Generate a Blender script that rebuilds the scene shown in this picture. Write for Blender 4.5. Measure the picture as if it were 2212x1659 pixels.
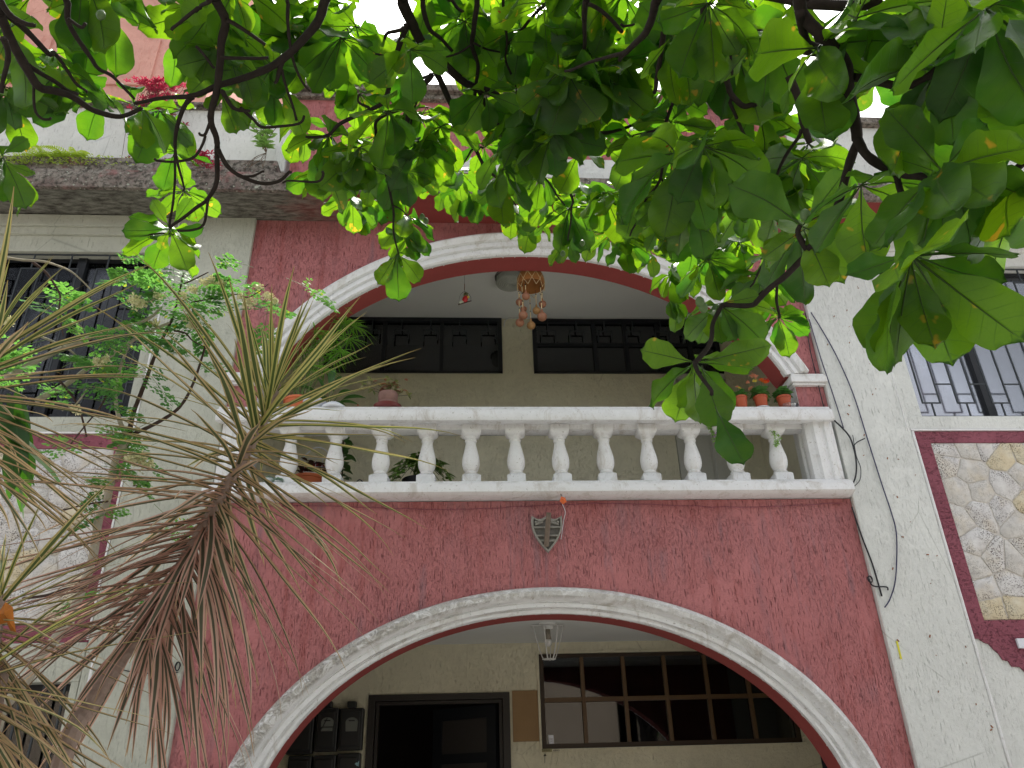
import bpy, math, random
from math import sin, cos, pi, radians, sqrt, atan2
from mathutils import Vector, Matrix, Quaternion, noise

for o in list(bpy.data.objects): bpy.data.objects.remove(o)
scene = bpy.context.scene
COL = scene.collection

# ------------------------------------------------------------------ camera
CAM = Vector((0, -5.3, 1.6)); YAW, PITCH, ROLL = radians(3.784), radians(27.576), radians(-1.657); FPX = 1661.0
fwd = Vector((sin(YAW)*cos(PITCH), cos(YAW)*cos(PITCH), sin(PITCH)))
rt0 = Vector((cos(YAW), -sin(YAW), 0)); up0 = rt0.cross(fwd)
RT = rt0*cos(ROLL) + up0*sin(ROLL); UP = -rt0*sin(ROLL) + up0*cos(ROLL)
cd = bpy.data.cameras.new('camera'); cam = bpy.data.objects.new('camera', cd); COL.objects.link(cam)
m = Matrix((RT, UP, -fwd)).transposed().to_4x4(); m.translation = CAM; cam.matrix_world = m
cd.sensor_width = 36; cd.sensor_fit = 'HORIZONTAL'; cd.lens = FPX/2212*36; cd.clip_end = 2000; cd.clip_start = 0.02
scene.camera = cam

# ------------------------------------------------------------------ sky and sun
SUN_EL, SUN_AZ = radians(66), radians(14)      # azimuth from +y (behind the house) towards +x
world = bpy.data.worlds.new('World'); scene.world = world; world.use_nodes = True
wn = world.node_tree; wn.nodes.clear()
sky = wn.nodes.new('ShaderNodeTexSky'); sky.sky_type = 'NISHITA'; sky.sun_disc = False
sky.sun_elevation = SUN_EL; sky.sun_rotation = SUN_AZ; sky.air_density = 1.0; sky.dust_density = 4.0; sky.ozone_density = 1.0
hs = wn.nodes.new('ShaderNodeHueSaturation'); hs.inputs['Saturation'].default_value = 0.22   # thin white overcast
bg = wn.nodes.new('ShaderNodeBackground'); bg.inputs['Strength'].default_value = 0.15
wo = wn.nodes.new('ShaderNodeOutputWorld')
wn.links.new(sky.outputs[0], hs.inputs['Color']); wn.links.new(hs.outputs[0], bg.inputs['Color']); wn.links.new(bg.outputs[0], wo.inputs[0])
sd = bpy.data.lights.new('sun', 'SUN'); sd.energy = 2.9; sd.angle = radians(6); sd.color = (1, .96, .88)
sun = bpy.data.objects.new('sun', sd); COL.objects.link(sun)
sdir = Vector((sin(SUN_AZ)*cos(SUN_EL), cos(SUN_AZ)*cos(SUN_EL), sin(SUN_EL)))
sun.rotation_euler = sdir.to_track_quat('Z', 'Y').to_euler(); sun.location = (0, 0, 20)
scene.view_settings.view_transform = 'Standard'; scene.view_settings.look = 'None'
scene.view_settings.gamma = 1; scene.view_settings.use_curve_mapping = False
scene.view_settings.exposure = 1.25
try:
    scene.cycles.max_bounces = 8; scene.cycles.transparent_max_bounces = 8
except Exception: pass

# ------------------------------------------------------------------ points on real planes, from bearings
def ray(px, py):
    return (fwd*FPX + RT*(px-1106) - UP*(py-829.5)).normalized()
def W(px, py, y=0.0):
    d = ray(px, py); return CAM + d*((y-CAM.y)/d.y)
def Wz(px, py, z):
    d = ray(px, py); return CAM + d*((z-CAM.z)/d.z)
def S(px, py, s):
    return CAM + ray(px, py)*s
def proj(p):
    d = p-CAM; w = d.dot(fwd)
    if w < .05: return (-9999, -9999)
    return (1106+FPX*d.dot(RT)/w, 829.5-FPX*d.dot(UP)/w)

# ------------------------------------------------------------------ object helpers
WL = {}
def tag(o, label=None, cat=None, group=None, kind=None):
    if label: o['label'] = label
    if cat: o['category'] = cat
    if group: o['group'] = group
    if kind: o['kind'] = kind
    return o
def thing(name, loc, label, cat, group=None):
    o = bpy.data.objects.new(name, None); COL.objects.link(o); o.location = loc; o.empty_display_size = .1
    WL[o.name] = Vector(loc); return tag(o, label, cat, group)
class MB:
    """collects faces in world coordinates, builds one mesh object"""
    def __init__(s): s.v = []; s.f = []; s.uv = []; s.mi = []; s.cur = 0
    def add(s, vs, fs, uvs=None):
        b = len(s.v); s.v += [tuple(v) for v in vs]
        for i, f in enumerate(fs):
            s.f.append([b+j for j in f]); s.mi.append(s.cur)
            s.uv.append([uvs[j] for j in f] if uvs else None)
        return s
    def box(s, x0, x1, y0, y1, z0, z1):
        vs = [(x, y, z) for z in (z0, z1) for y in (y0, y1) for x in (x0, x1)]
        return s.add(vs, [(0,2,3,1),(4,5,7,6),(0,1,5,4),(2,6,7,3),(0,4,6,2),(1,3,7,5)])
    def obox(s, c, ax, ay, az):
        """oriented box, c centre, half axes"""
        c = Vector(c); vs = [c+ax*i+ay*j+az*k for k in (-1,1) for j in (-1,1) for i in (-1,1)]
        return s.add(vs, [(0,2,3,1),(4,5,7,6),(0,1,5,4),(2,6,7,3),(0,4,6,2),(1,3,7,5)])
    def tube(s, pts, rs, n=8, cap=True):
        pts = [Vector(p) for p in pts]
        if not hasattr(rs, '__len__'): rs = [rs]*len(pts)
        T = []
        for i in range(len(pts)):
            a = pts[max(0, i-1)]; b = pts[min(len(pts)-1, i+1)]; t = (b-a)
            T.append(t.normalized() if t.length > 1e-9 else Vector((0,0,1)))
        ref = Vector((0,0,1)) if abs(T[0].z) < .9 else Vector((1,0,0))
        u = T[0].cross(ref).normalized(); vs = []; 
        for i, p in enumerate(pts):
            if i: u = (u - T[i]*u.dot(T[i])).normalized()
            w = T[i].cross(u)
            for k in range(n):
                a = 2*pi*k/n; vs.append(p + (u*cos(a)+w*sin(a))*rs[i])
        fs = []
        for i in range(len(pts)-1):
            for k in range(n):
                k2 = (k+1) % n; fs.append((i*n+k, i*n+k2, (i+1)*n+k2, (i+1)*n+k))
        if cap: fs.append(tuple(range(n-1, -1, -1))); fs.append(tuple((len(pts)-1)*n+k for k in range(n)))
        return s.add(vs, fs)
    def lathe(s, c, prof, n=20, ax=None):
        """prof: list of (r, h) going up from c"""
        c = Vector(c); vs = []
        for r, h in prof:
            for k in range(n):
                a = 2*pi*k/n; vs.append(c+Vector((r*cos(a), r*sin(a), h)))
        fs = []
        for i in range(len(prof)-1):
            for k in range(n):
                k2 = (k+1) % n; fs.append((i*n+k, i*n+k2, (i+1)*n+k2, (i+1)*n+k))
        closed = prof[0] == prof[-1] or (len(prof) == 3 and prof[1][0] > prof[0][0] and prof[0][0] > .1)
        if closed: return s.add(vs, fs)
        if prof[0][0] > 1e-5: fs.append(tuple(range(n-1, -1, -1)))
        if prof[-1][0] > 1e-5: fs.append(tuple((len(prof)-1)*n+k for k in range(n)))
        return s.add(vs, fs)
    def prism(s, poly, y0, y1, bev=0.0):
        """polygon in xz (list), extruded from front y0 to back y1; bev pulls in the front edge"""
        n = len(poly); cx = sum(p[0] for p in poly)/n; cz = sum(p[1] for p in poly)/n
        def inn(p, d):
            L = sqrt((p[0]-cx)**2+(p[1]-cz)**2) or 1; k = max(.3, 1-d/L); return (cx+(p[0]-cx)*k, cz+(p[1]-cz)*k)
        if bev:
            rings = [[(*inn(p, bev), y0) for p in poly], [(*p, y0+bev*.7) for p in poly], [(*p, y1) for p in poly]]
        else: rings = [[(*p, y0) for p in poly], [(*p, y1) for p in poly]]
        vs = [(x, y, z) for r in rings for (x, z, y) in r]
        fs = [tuple(range(n)), tuple(reversed(range((len(rings)-1)*n, len(rings)*n)))]
        for j in range(len(rings)-1):
            for i in range(n):
                i2 = (i+1) % n; fs.append((j*n+i, (j+1)*n+i, (j+1)*n+i2, j*n+i2))
        return s.add(vs, fs)
    def mesh(s, name, mats, off=Vector((0,0,0)), smooth=False):
        me = bpy.data.meshes.new(name); me.from_pydata([(v[0]-off.x, v[1]-off.y, v[2]-off.z) for v in s.v], [], s.f)
        for m_ in (mats if isinstance(mats, (list, tuple)) else [mats]): me.materials.append(m_)
        if any(u for u in s.uv):
            ul = me.uv_layers.new(name='UVMap'); k = 0
            for u in s.uv:
                for q in (u or []): ul.data[k].uv = q; k += 1
        me.polygons.foreach_set('material_index', s.mi)
        if smooth is True: me.polygons.foreach_set('use_smooth', [True]*len(s.f))
        me.update()
        if smooth and smooth is not True:
            me.polygons.foreach_set('use_smooth', [True]*len(s.f))
            try: me.set_sharp_from_angle(angle=radians(smooth))
            except Exception: pass
        return me
    def build(s, name, mat, parent=None, smooth=False, loc=None, bevel=0):
        off = Vector((0,0,0)) if parent is None else WL[parent.name]
        if parent is None and loc is not None: off = Vector(loc)
        me = s.mesh(name, mat, off, smooth)
        o = bpy.data.objects.new(name, me); COL.objects.link(o)
        if parent: o.parent = parent
        else: o.location = off
        WL[o.name] = off.copy()
        if bevel:
            b = o.modifiers.new('bevel', 'BEVEL'); b.width = bevel; b.segments = 2; b.limit_method = 'ANGLE'; b.angle_limit = radians(35)
        return o
def link(name, me, parent, mw):
    """object sharing mesh data, world matrix mw"""
    o = bpy.data.objects.new(name, me); COL.objects.link(o)
    if parent:
        o.parent = parent; mw = Matrix.Translation(-WL[parent.name]) @ mw
    o.matrix_local = mw; return o
def copy_tree(o, loc, rz=0, scale=1):
    c = o.copy(); COL.objects.link(c); c.location = loc; c.rotation_euler = (0,0,rz); c.scale = (scale,)*3
    WL[c.name] = Vector(loc)
    for ch in list(o.children):
        d = ch.copy(); COL.objects.link(d); d.parent = c
        for g in list(ch.children):
            e = g.copy(); COL.objects.link(e); e.parent = d
    return c
def smooth_path(pts, k=4):
    """Catmull-Rom through points"""
    P = [Vector(p) for p in pts]; out = []
    for i in range(len(P)-1):
        p0 = P[max(i-1,0)]; p1 = P[i]; p2 = P[i+1]; p3 = P[min(i+2, len(P)-1)]
        for j in range(k):
            t = j/k; out.append(.5*((2*p1)+(p2-p0)*t+(2*p0-5*p1+4*p2-p3)*t*t+(3*p1-p0-3*p2+p3)*t**3))
    out.append(P[-1]); return out

# ------------------------------------------------------------------ materials
class NT:
    def __init__(s, name):
        s.m = bpy.data.materials.new(name); s.m.use_nodes = True; s.t = s.m.node_tree; s.t.nodes.clear()
        s.out = s.n('OutputMaterial'); s.pos = s.n('NewGeometry').outputs['Position']
    def n(s, typ, **kw):
        x = s.t.nodes.new('ShaderNode'+typ)
        for k, v in kw.items(): setattr(x, k, v)
        return x
    def l(s, a, b): s.t.links.new(a, b)
    def val(s, sock, v):
        if hasattr(v, 'is_output'): s.l(v, sock)
        else: sock.default_value = v
    def noise(s, scale, detail=3, rough=.55, vec=None, stretch=None, dist=0):
        x = s.n('TexNoise'); x.inputs['Scale'].default_value = scale; x.inputs['Detail'].default_value = detail
        x.inputs['Roughness'].default_value = rough; x.inputs['Distortion'].default_value = dist
        v = vec or s.pos
        if stretch:
            mp = s.n('Mapping'); mp.inputs['Scale'].default_value = stretch; s.l(v, mp.inputs[0]); v = mp.outputs[0]
        s.l(v, x.inputs['Vector']); return x.outputs['Fac']
    def vor(s, scale, vec=None, stretch=None, feature='F1', out='Distance'):
        x = s.n('TexVoronoi', feature=feature); x.inputs['Scale'].default_value = scale
        v = vec or s.pos
        if stretch:
            mp = s.n('Mapping'); mp.inputs['Scale'].default_value = stretch; s.l(v, mp.inputs[0]); v = mp.outputs[0]
        s.l(v, x.inputs['Vector']); return x.outputs[out]
    def ramp(s, fac, stops):
        x = s.n('ValToRGB'); el = x.color_ramp.elements
        while len(el) < len(stops): el.new(.5)
        for e, (p, c) in zip(el, stops):
            e.position = p; e.color = (c, c, c, 1) if not hasattr(c, '__len__') else (*c[:3], 1)
        s.l(fac, x.inputs[0]); return x.outputs[0]
    def mix(s, fac, a, b, mode='MIX'):
        x = s.n('Mix', data_type='RGBA', blend_type=mode)
        s.val(x.inputs[0], fac)
        for sk, v in ((x.inputs[6], a), (x.inputs[7], b)):
            if hasattr(v, 'is_output'): s.l(v, sk)
            else: sk.default_value = (*v[:3], 1)
        return x.outputs[2]
    def math(s, op, a, b=0.0, clamp=False):
        x = s.n('Math', operation=op, use_clamp=clamp); s.val(x.inputs[0], a); s.val(x.inputs[1], b); return x.outputs[0]
    def bsdf(s, col, rough=.8, spec=.3, metal=0, bump=None, bstr=.5, bdist=.01, **kw):
        p = s.n('BsdfPrincipled')
        if hasattr(col, 'is_output'): s.l(col, p.inputs['Base Color'])
        else: p.inputs['Base Color'].default_value = (*col[:3], 1)
        s.val(p.inputs['Roughness'], rough); p.inputs['Specular IOR Level'].default_value = spec; p.inputs['Metallic'].default_value = metal
        for k, v in kw.items(): p.inputs[k].default_value = v
        if bump is not None:
            b = s.n('Bump'); b.inputs['Strength'].default_value = bstr; b.inputs['Distance'].default_value = bdist
            s.l(bump, b.inputs['Height']); s.l(b.outputs[0], p.inputs['Normal'])
        s.p = p; return p.outputs[0]
    def done(s, sh): s.l(sh, s.out.inputs[0]); return s.m
def plain(name, col, rough=.6, spec=.4, metal=0, var=.12, scale=30, bump=.15, **kw):
    t = NT(name); f = t.noise(scale, 4)
    c = t.mix(f, [x*(1-var) for x in col], [min(1, x*(1+var)) for x in col])
    return t.done(t.bsdf(c, rough, spec, metal, bump=f, bstr=bump, bdist=.004, **kw))
# ------------------------------------------------------------------ plaster and stone materials
def stucco(name, base, dark, groove=(13, 13, 1.4), gscale=10, lo=.355, stain=None, amt=1.0, mottle=.08, gst=.8, pits=True, crack=.6, bs=1.0):
    """wormed 'rustic' plaster: short vertical scratches pressed in, darker colour in them"""
    t = NT(name)
    g = t.noise(gscale, 3, .6, stretch=groove, dist=.6)
    gm = t.ramp(g, [(0, 0), (lo-.04, 0), (lo+.045, 1), (1, 1)])           # 0 in the groove
    g2 = t.noise(gscale*2.3, 3, .6, stretch=groove, dist=.9); dens2 = t.ramp(t.noise(1.7, 3), [(.42, 0), (.58, 1)])
    gm = t.math('MINIMUM', gm, t.math('MAXIMUM', t.ramp(g2, [(0, 0), (lo-.01, 0), (lo+.06, 1), (1, 1)]), t.math('SUBTRACT', 1.0, dens2)))
    fine = t.noise(140, 4, .6); med = t.noise(26, 4, .65)
    big = t.noise(1.3, 4, .6); 
    c = t.mix(t.ramp(big, [(.3, 0), (.7, 1)]), [x*(1-mottle) for x in base], [min(1, x*(1+mottle)) for x in base])
    c = t.mix(t.math('MULTIPLY', t.ramp(med, [(.45, 0), (.8, 1)]), .35), c, [x*.8 for x in base])
    c = t.mix(t.math('MULTIPLY', t.math('SUBTRACT', 1.0, gm), .75*amt), c, dark)
    sp = t.vor(17, stretch=(1, 1, .55)); spm = t.ramp(sp, [(0, 1), (.07, 1), (.1, 0), (1, 0)])
    keep = t.ramp(t.noise(3.1, 2), [(.5, 0), (.62, 1)])
    c = t.mix(t.math('MULTIPLY', t.math('MULTIPLY', spm, keep), .65 if pits else 0), c, dark)
    pat = t.ramp(t.noise(.9, 5, .7, dist=1.5), [(.5, 0), (.56, 1)]); c = t.mix(t.math('MULTIPLY', pat, .22), c, [min(1, x*1.25+.03) for x in base])
    ck = t.vor(1.1, vec=None, feature='DISTANCE_TO_EDGE', stretch=(1.3, 1.3, 1)); ckm = t.math('MULTIPLY', t.ramp(ck, [(0, 1), (.0025, 1), (.005, 0)]), t.ramp(t.noise(1.1, 2), [(.52, 0), (.56, 1)])); c = t.mix(t.math('MULTIPLY', ckm, crack), c, dark)
    if stain:
        f, sc = stain(t)
        c = t.mix(f, c, sc)
    h = t.math('ADD', t.math('MULTIPLY', gm, gst), t.math('ADD', t.math('MULTIPLY', med, .7), t.math('MULTIPLY', fine, .25)))
    return t.done(t.bsdf(c, .9, .2, bump=h, bstr=bs, bdist=.016))
def streaks(t):
    s = t.noise(4, 4, .65, stretch=(3.0, 3.0, .28)); m_ = t.ramp(s, [(.50, 0), (.70, .6)])
    sx = t.n('SeparateXYZ'); t.l(t.pos, sx.inputs[0]); z = sx.outputs[2]
    dr = t.math('MULTIPLY', t.ramp(t.math('DIVIDE', t.math('SUBTRACT', z, 2.6), 1.0), [(.35, 0), (.80, 1), (.85, 1)]), t.ramp(t.noise(6, 4, .7, stretch=(3, 3, .25)), [(.44, 0), (.66, .5)]))
    m_ = t.math('MAXIMUM', m_, t.math('MULTIPLY', dr, t.math('LESS_THAN', z, 3.5)))
    return m_, t.mix(t.ramp(t.noise(1.5, 2), [(.45, 0), (.55, 1)]), (.25, .17, .20), (.30, .06, .05))
M = {}
M['red'] = stucco('red_plaster', (.48, .182, .186), (.19, .045, .05), stain=streaks, crack=.12)
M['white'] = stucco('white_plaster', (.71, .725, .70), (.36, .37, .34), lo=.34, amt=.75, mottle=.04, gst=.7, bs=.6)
M['whiteL'] = stucco('shaded_white_plaster', (.49, .50, .43), (.27, .28, .24), lo=.34, amt=.75, mottle=.07, gst=.7, bs=.6)  # white plaster with the shade of the left side put into its colour
M['cream'] = stucco('cream_plaster', (.74, .70, .53), (.52, .48, .34), lo=.33, amt=.5, gst=.6, pits=False)
M['maroon'] = stucco('maroon_plaster', (.27, .085, .115), (.10, .03, .045), groove=(3, 3, 5), lo=.36, amt=.6, gst=.5, pits=False)
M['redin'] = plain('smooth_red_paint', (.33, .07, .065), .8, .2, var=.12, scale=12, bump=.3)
M['ceil'] = plain('ceiling_paint', (.80, .82, .81), .9, .1, var=.03, scale=5, bump=.1)
def trim_mat(old=False):
    t = NT('old_moulding_paint' if old else 'white_moulding_paint'); sep = t.n('SeparateXYZ'); ng = t.n('NewGeometry'); t.l(ng.outputs['Normal'], sep.inputs[0])
    d1 = t.noise(14, 5, .7); d2 = t.noise(55, 4, .7); d3 = t.noise(3, 3, .6)
    upf = t.math('MULTIPLY', t.ramp(sep.outputs[2], [(.25, 0), (.8, 1)]), t.ramp(d3, [(.36, 0), (.62, 1)]))   # weather sits on upward faces
    m1 = t.math('MULTIPLY', upf, t.ramp(d1, [(.42, 0), (.6, 1)]))
    c = t.mix(t.ramp(d1, [(.3, 0), (.8, 1)]), (.74, .74, .74), (.84, .845, .86)); c = t.mix(t.math('MULTIPLY', t.ramp(t.noise(6, 5, .75, stretch=(1, 1, .5), dist=.8), [(.52, 0), (.66, 1)]), .5), c, (.42, .37, .31))
    c = t.mix(t.math('MULTIPLY', m1, .75), c, (.17, .155, .13))
    if old:
        uv = t.n('UVMap').outputs[0]; s2 = t.n('SeparateXYZ'); t.l(uv, s2.inputs[0])
        outer = t.ramp(s2.outputs[1], [(.50, 0), (.58, .85), (1, 1)]); side_ = t.ramp(s2.outputs[0], [(.0, .45), (.45, .4), (.62, .8), (.75, 1)])
        fl = t.noise(11, 6, .75, dist=1.2); mm = t.math('MULTIPLY', t.math('MULTIPLY', outer, side_), t.ramp(fl, [(.40, 0), (.50, 1)]))
        c = t.mix(t.math('MULTIPLY', mm, .85), c, t.mix(t.ramp(d2, [(.35, 0), (.6, 1)]), (.10, .09, .075), (.42, .39, .34)))
        d1 = t.math('ADD', d1, t.math('MULTIPLY', mm, .8))
    sp = t.ramp(d2, [(.62, 0), (.68, 1)]); c = t.mix(t.math('MULTIPLY', sp, .6), c, (.25, .22, .18))
    h = t.math('ADD', t.math('MULTIPLY', d1, .6), t.math('MULTIPLY', d2, .4))
    return t.done(t.bsdf(c, .6, .35, bump=h, bstr=.45, bdist=.008))
M['trim'] = trim_mat(); M['trimold'] = trim_mat(True)
def conc_mat():
    t = NT('weathered_concrete'); a = t.noise(5, 6, .7); b = t.noise(28, 5, .7); c3 = t.vor(24, feature='SMOOTH_F1')
    c = t.mix(t.ramp(a, [(.35, 0), (.6, 1)]), (.17, .125, .115), (.30, .275, .24))
    c = t.mix(t.ramp(b, [(.44, 0), (.62, .9)]), c, (.05, .048, .04))
    c = t.mix(t.math('MULTIPLY', t.ramp(t.noise(4, 4), [(.55, 0), (.66, 1)]), .6), c, (.40, .17, .17))
    c = t.mix(t.ramp(c3, [(0, .8), (.12, .8), (.17, 0)]), c, (.42, .46, .38))
    return t.done(t.bsdf(c, .95, .1, bump=t.math('ADD', a, b), bstr=.8, bdist=.02))
M['conc'] = conc_mat()
def soffit_mat():
    t = NT('peeling_soffit'); a = t.noise(2.2, 5, .65, stretch=(1, 3, 1)); b = t.noise(18, 5, .7, stretch=(.6, 2, 1))
    sx = t.n('SeparateXYZ'); t.l(t.pos, sx.inputs[0])
    left = t.ramp(t.math('ADD', t.math('MULTIPLY', sx.outputs[0], -.35), t.math('MULTIPLY', a, .5)), [(.55, 0), (.8, 1)])  # bare render west of x = -1
    bare = t.mix(t.ramp(b, [(.35, 0), (.65, 1)]), (.06, .055, .045), (.24, .235, .20))
    c = t.mix(left, t.mix(t.ramp(b, [(.6, 0), (.75, .7)]), (.26, .055, .05), (.10, .05, .045)), bare)
    return t.done(t.bsdf(c, .9, .15, bump=b, bstr=.5, bdist=.01))
M['soffit'] = soffit_mat()
def stone_mat(name, a, b, hole):
    t = NT(name); oi = t.n('ObjectInfo').outputs['Random']
    o3 = t.n('CombineXYZ'); t.l(t.math('MULTIPLY', oi, 37), o3.inputs[0]); ad = t.n('VectorMath', operation='ADD'); t.l(t.pos, ad.inputs[0]); t.l(o3.outputs[0], ad.inputs[1])
    v = ad.outputs[0]
    c = t.mix(t.ramp(t.noise(9, 4, .6, vec=v), [(.35, 0), (.65, 1)]), a, b)
    c = t.mix(t.math('MULTIPLY', t.ramp(t.noise(24, 5, .7, vec=v), [(.5, 0), (.68, 1)]), .6), c, [x*.72 for x in a]); c = t.mix(t.math('MULTIPLY', t.ramp(t.noise(5, 3, vec=v), [(.5, 0), (.65, 1)]), .35), c, (.62, .52, .36))
    h = t.vor(80, vec=v, stretch=(1, 1, 1.3)); h2 = t.vor(48, vec=v)
    dens = t.ramp(t.noise(7, 3, vec=v), [(.38, 0), (.6, 1)])
    hm = t.math('MAXIMUM', t.math('MULTIPLY', t.ramp(h, [(0, 1), (.30, 1), (.40, 0)]), dens), t.math('MULTIPLY', t.ramp(h2, [(0, 1), (.16, 1), (.22, 0)]), dens))
    hm = t.math('MULTIPLY', hm, hole)
    c = t.mix(t.math('MULTIPLY', hm, .85), c, (.07, .045, .035))
    hh = t.math('SUBTRACT', t.math('MULTIPLY', t.noise(40, 5, .65, vec=v), .6), hm)
    return t.done(t.bsdf(c, .85, .2, bump=hh, bstr=.8, bdist=.006))
M['stone'] = [stone_mat('white_coral_stone', (.60, .58, .57), (.72, .71, .70), 1.0), stone_mat('smooth_pale_stone', (.55, .53, .50), (.68, .66, .63), .35), stone_mat('yellow_coral_stone', (.62, .53, .36), (.68, .63, .50), .8)]
M['mortar'] = plain('mortar', (.60, .57, .53), .95, .1, var=.3, scale=60, bump=.6)
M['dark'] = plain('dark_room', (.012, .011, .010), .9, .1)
M['iron'] = plain('painted_iron', (.035, .042, .048), .55, .4, var=.3, scale=40)
M['ironblk'] = plain('black_frame', (.012, .014, .018), .5, .4)
M['bronze'] = plain('bronze_frame', (.11, .062, .024), .45, .5, var=.2)
M['curtain'] = plain('lavender_curtain', (.68, .64, .71), .85, .2, var=.06, scale=4)
M['glass'] = None
def glass_mat(name, tint, gl=.18, rough=.02):
    t = NT(name); g = t.n('BsdfGlossy'); g.inputs['Roughness'].default_value = rough; g.inputs['Color'].default_value = (.9, .92, .95, 1)
    tr = t.n('BsdfTransparent'); tr.inputs['Color'].default_value = (*tint, 1)
    fr = t.n('Fresnel'); fr.inputs['IOR'].default_value = 1.5
    mx = t.n('MixShader'); t.l(t.math('ADD', fr.outputs[0], gl, True), mx.inputs[0]); t.l(tr.outputs[0], mx.inputs[1]); t.l(g.outputs[0], mx.inputs[2])
    return t.done(mx.outputs[0])
M['glass'] = glass_mat('window_glass', (.55, .57, .6), .03)
M['glassdim'] = glass_mat('dim_glass', (.5, .5, .5), -.03, .05)
M['glassdusty'] = glass_mat('dusty_glass', (.93, .93, .95), .14, .12)
M['clear'] = glass_mat('clear_plastic', (.93, .95, .96), .04, .1)
M['tile'] = plain('floor_tile', (.35, .30, .26), .5, .4)

# ------------------------------------------------------------------ ground
RNG = random.Random(7)
g = MB(); g.box(-300, 300, -300, 300, -.5, 0); tag(g.build('ground', plain('packed_earth', (.20, .17, .13), .95, .1, scale=3)), kind='structure')
g = MB(); g.box(-60, 60, -11.5, -5.6, .004, .008); tag(g.build('road', plain('asphalt', (.16, .16, .155), .9, .2, scale=60)), kind='structure')
g = MB(); g.box(-60, 60, -5.6, 0.0, .004, .13); tag(g.build('pavement', plain('pavement_concrete', (.42, .40, .37), .9, .2, scale=8)), kind='structure')

# ------------------------------------------------------------------ the house
house = thing('house', (.5, 0, 0), 'two-storey house with a red arched porch below a white balustraded balcony', 'house')
def ellz(x, cx, a, b, zc):
    q = 1-((x-cx)/a)**2; return zc+b*sqrt(q) if q > 0 else None
def arch_wall(mb, x0, x1, z0, z1, cx, a, b, zc, zs, xo0, xo1, y0, y1, n=64, rmi=None):
    """wall slab x0..x1, z0..z1 with an opening xo0..xo1 whose head is an ellipse arc above zs; no wall below zs inside the opening"""
    xs = [xo0+(xo1-xo0)*(1-cos(pi*i/n))/2 for i in range(n+1)]
    top = [max(zs, ellz(min(max(x, cx-a+1e-6), cx+a-1e-6), cx, a, b, zc)) for x in xs]
    for i in range(n):
        a0, a1, h0, h1 = xs[i], xs[i+1], top[i], top[i+1]
        for y, fl in ((y0, 0), (y1, 1)):
            q = [(a0, y, h0), (a1, y, h1), (a1, y, z1), (a0, y, z1)]
            mb.add(q, [(0,1,2,3) if not fl else (3,2,1,0)])
    mb.box(x0, xo0, y0, y1, z0, z1); mb.box(xo1, x1, y0, y1, z0, z1)
    r = MB()
    for i in range(n):
        a0, a1, h0, h1 = xs[i], xs[i+1], top[i], top[i+1]
        r.add([(a0, y0, h0), (a0, y1, h0), (a1, y1, h1), (a1, y0, h1)], [(0,1,2,3)])
    return r
XL, XR = -1.80, 2.835
# ground floor red wall with the porch arch
w = MB(); r = arch_wall(w, XL, XR, 0, 3.42, .56, 1.88, 1.37, 1.25, .0, -1.32, 2.44, 0, .2)
w.build('wall', M['red'], house)['label'] = 'red rough plaster wall around the porch arch'
r.build('arch_soffit', M['redin'], house, smooth=60)
w = MB(); r = arch_wall(w, XL, XR, 4.14, 5.955, .51, 2.15, 1.75, 3.85, 4.44, -1.585, 2.605, 0, .2)
w.build('wall', M['red'], house)['label'] = 'red rough plaster wall around the balcony arch'
r.build('arch_soffit', M['redin'], house, smooth=60)
# mouldings swept along the arches
def moulding(name, cx, ai, bi, zi, ao, bo, zo, th0, th1, prof, n=120, jit=0.0):
    mb = MB(); k = len(prof); vs = []
    for i in range(n+1):
        t = th0+(th1-th0)*i/n
        p0 = Vector((cx+ai*cos(t), 0, zi+bi*sin(t))); p1 = Vector((cx+ao*cos(t), 0, zo+bo*sin(t)))
        for j, (u, d) in enumerate(prof):
            e = jit*noise.noise(Vector((i*.35, j*.8, ai))) if 0 < j else 0
            p = p0.lerp(p1, u+e*.6); vs.append((p.x, -d+(e*.5 if d > .004 else 0), p.z))
    fs = []
    for i in range(n):
        for j in range(k-1):
            fs.append((i*k+j, i*k+j+1, (i+1)*k+j+1, (i+1)*k+j))
    fs.append(tuple(range(k-1, -1, -1))); fs.append(tuple(n*k+j for j in range(k)))
    uvs = [(i/n, prof[j][0]) for i in range(n+1) for j in range(k)]
    mb.add(vs, fs, uvs); o = mb.build(name, M['trimold' if name == 'arch_moulding' and zi < 2 else 'trim'], house, smooth=28); return o
PR = [(0, -.01), (0, .028), (.05, .04), (.13, .04), (.15, .03), (.20, .03), (.22, .055), (.36, .06), (.40, .048), (.45, .048), (.50, .075), (.62, .098), (.78, .105), (.92, .085), (1.0, .05), (1.0, -.001)]
o = moulding('arch_moulding', .56, 1.88, 1.37, 1.25, 2.10, 1.54, 1.25, 0.0, pi, PR, jit=.022); o['label'] = 'flaking dirty white moulding of the porch arch'
PU = [(0, -.01), (0, .03), (.06, .045), (.22, .045), (.25, .03), (.33, .03), (.36, .055), (.5, .055), (.53, .042), (.6, .042), (.64, .07), (.86, .085), (.95, .075), (1.0, .04), (1.0, -.001)]
th = math.acos(min(1, 2.03/2.15))+.0
o = moulding('arch_moulding', .51, 2.15, 1.75, 3.85, 2.35, 2.05, 3.77, .345, pi-.345, PU, jit=.01); o['label'] = 'clean white moulding of the balcony arch'
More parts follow.
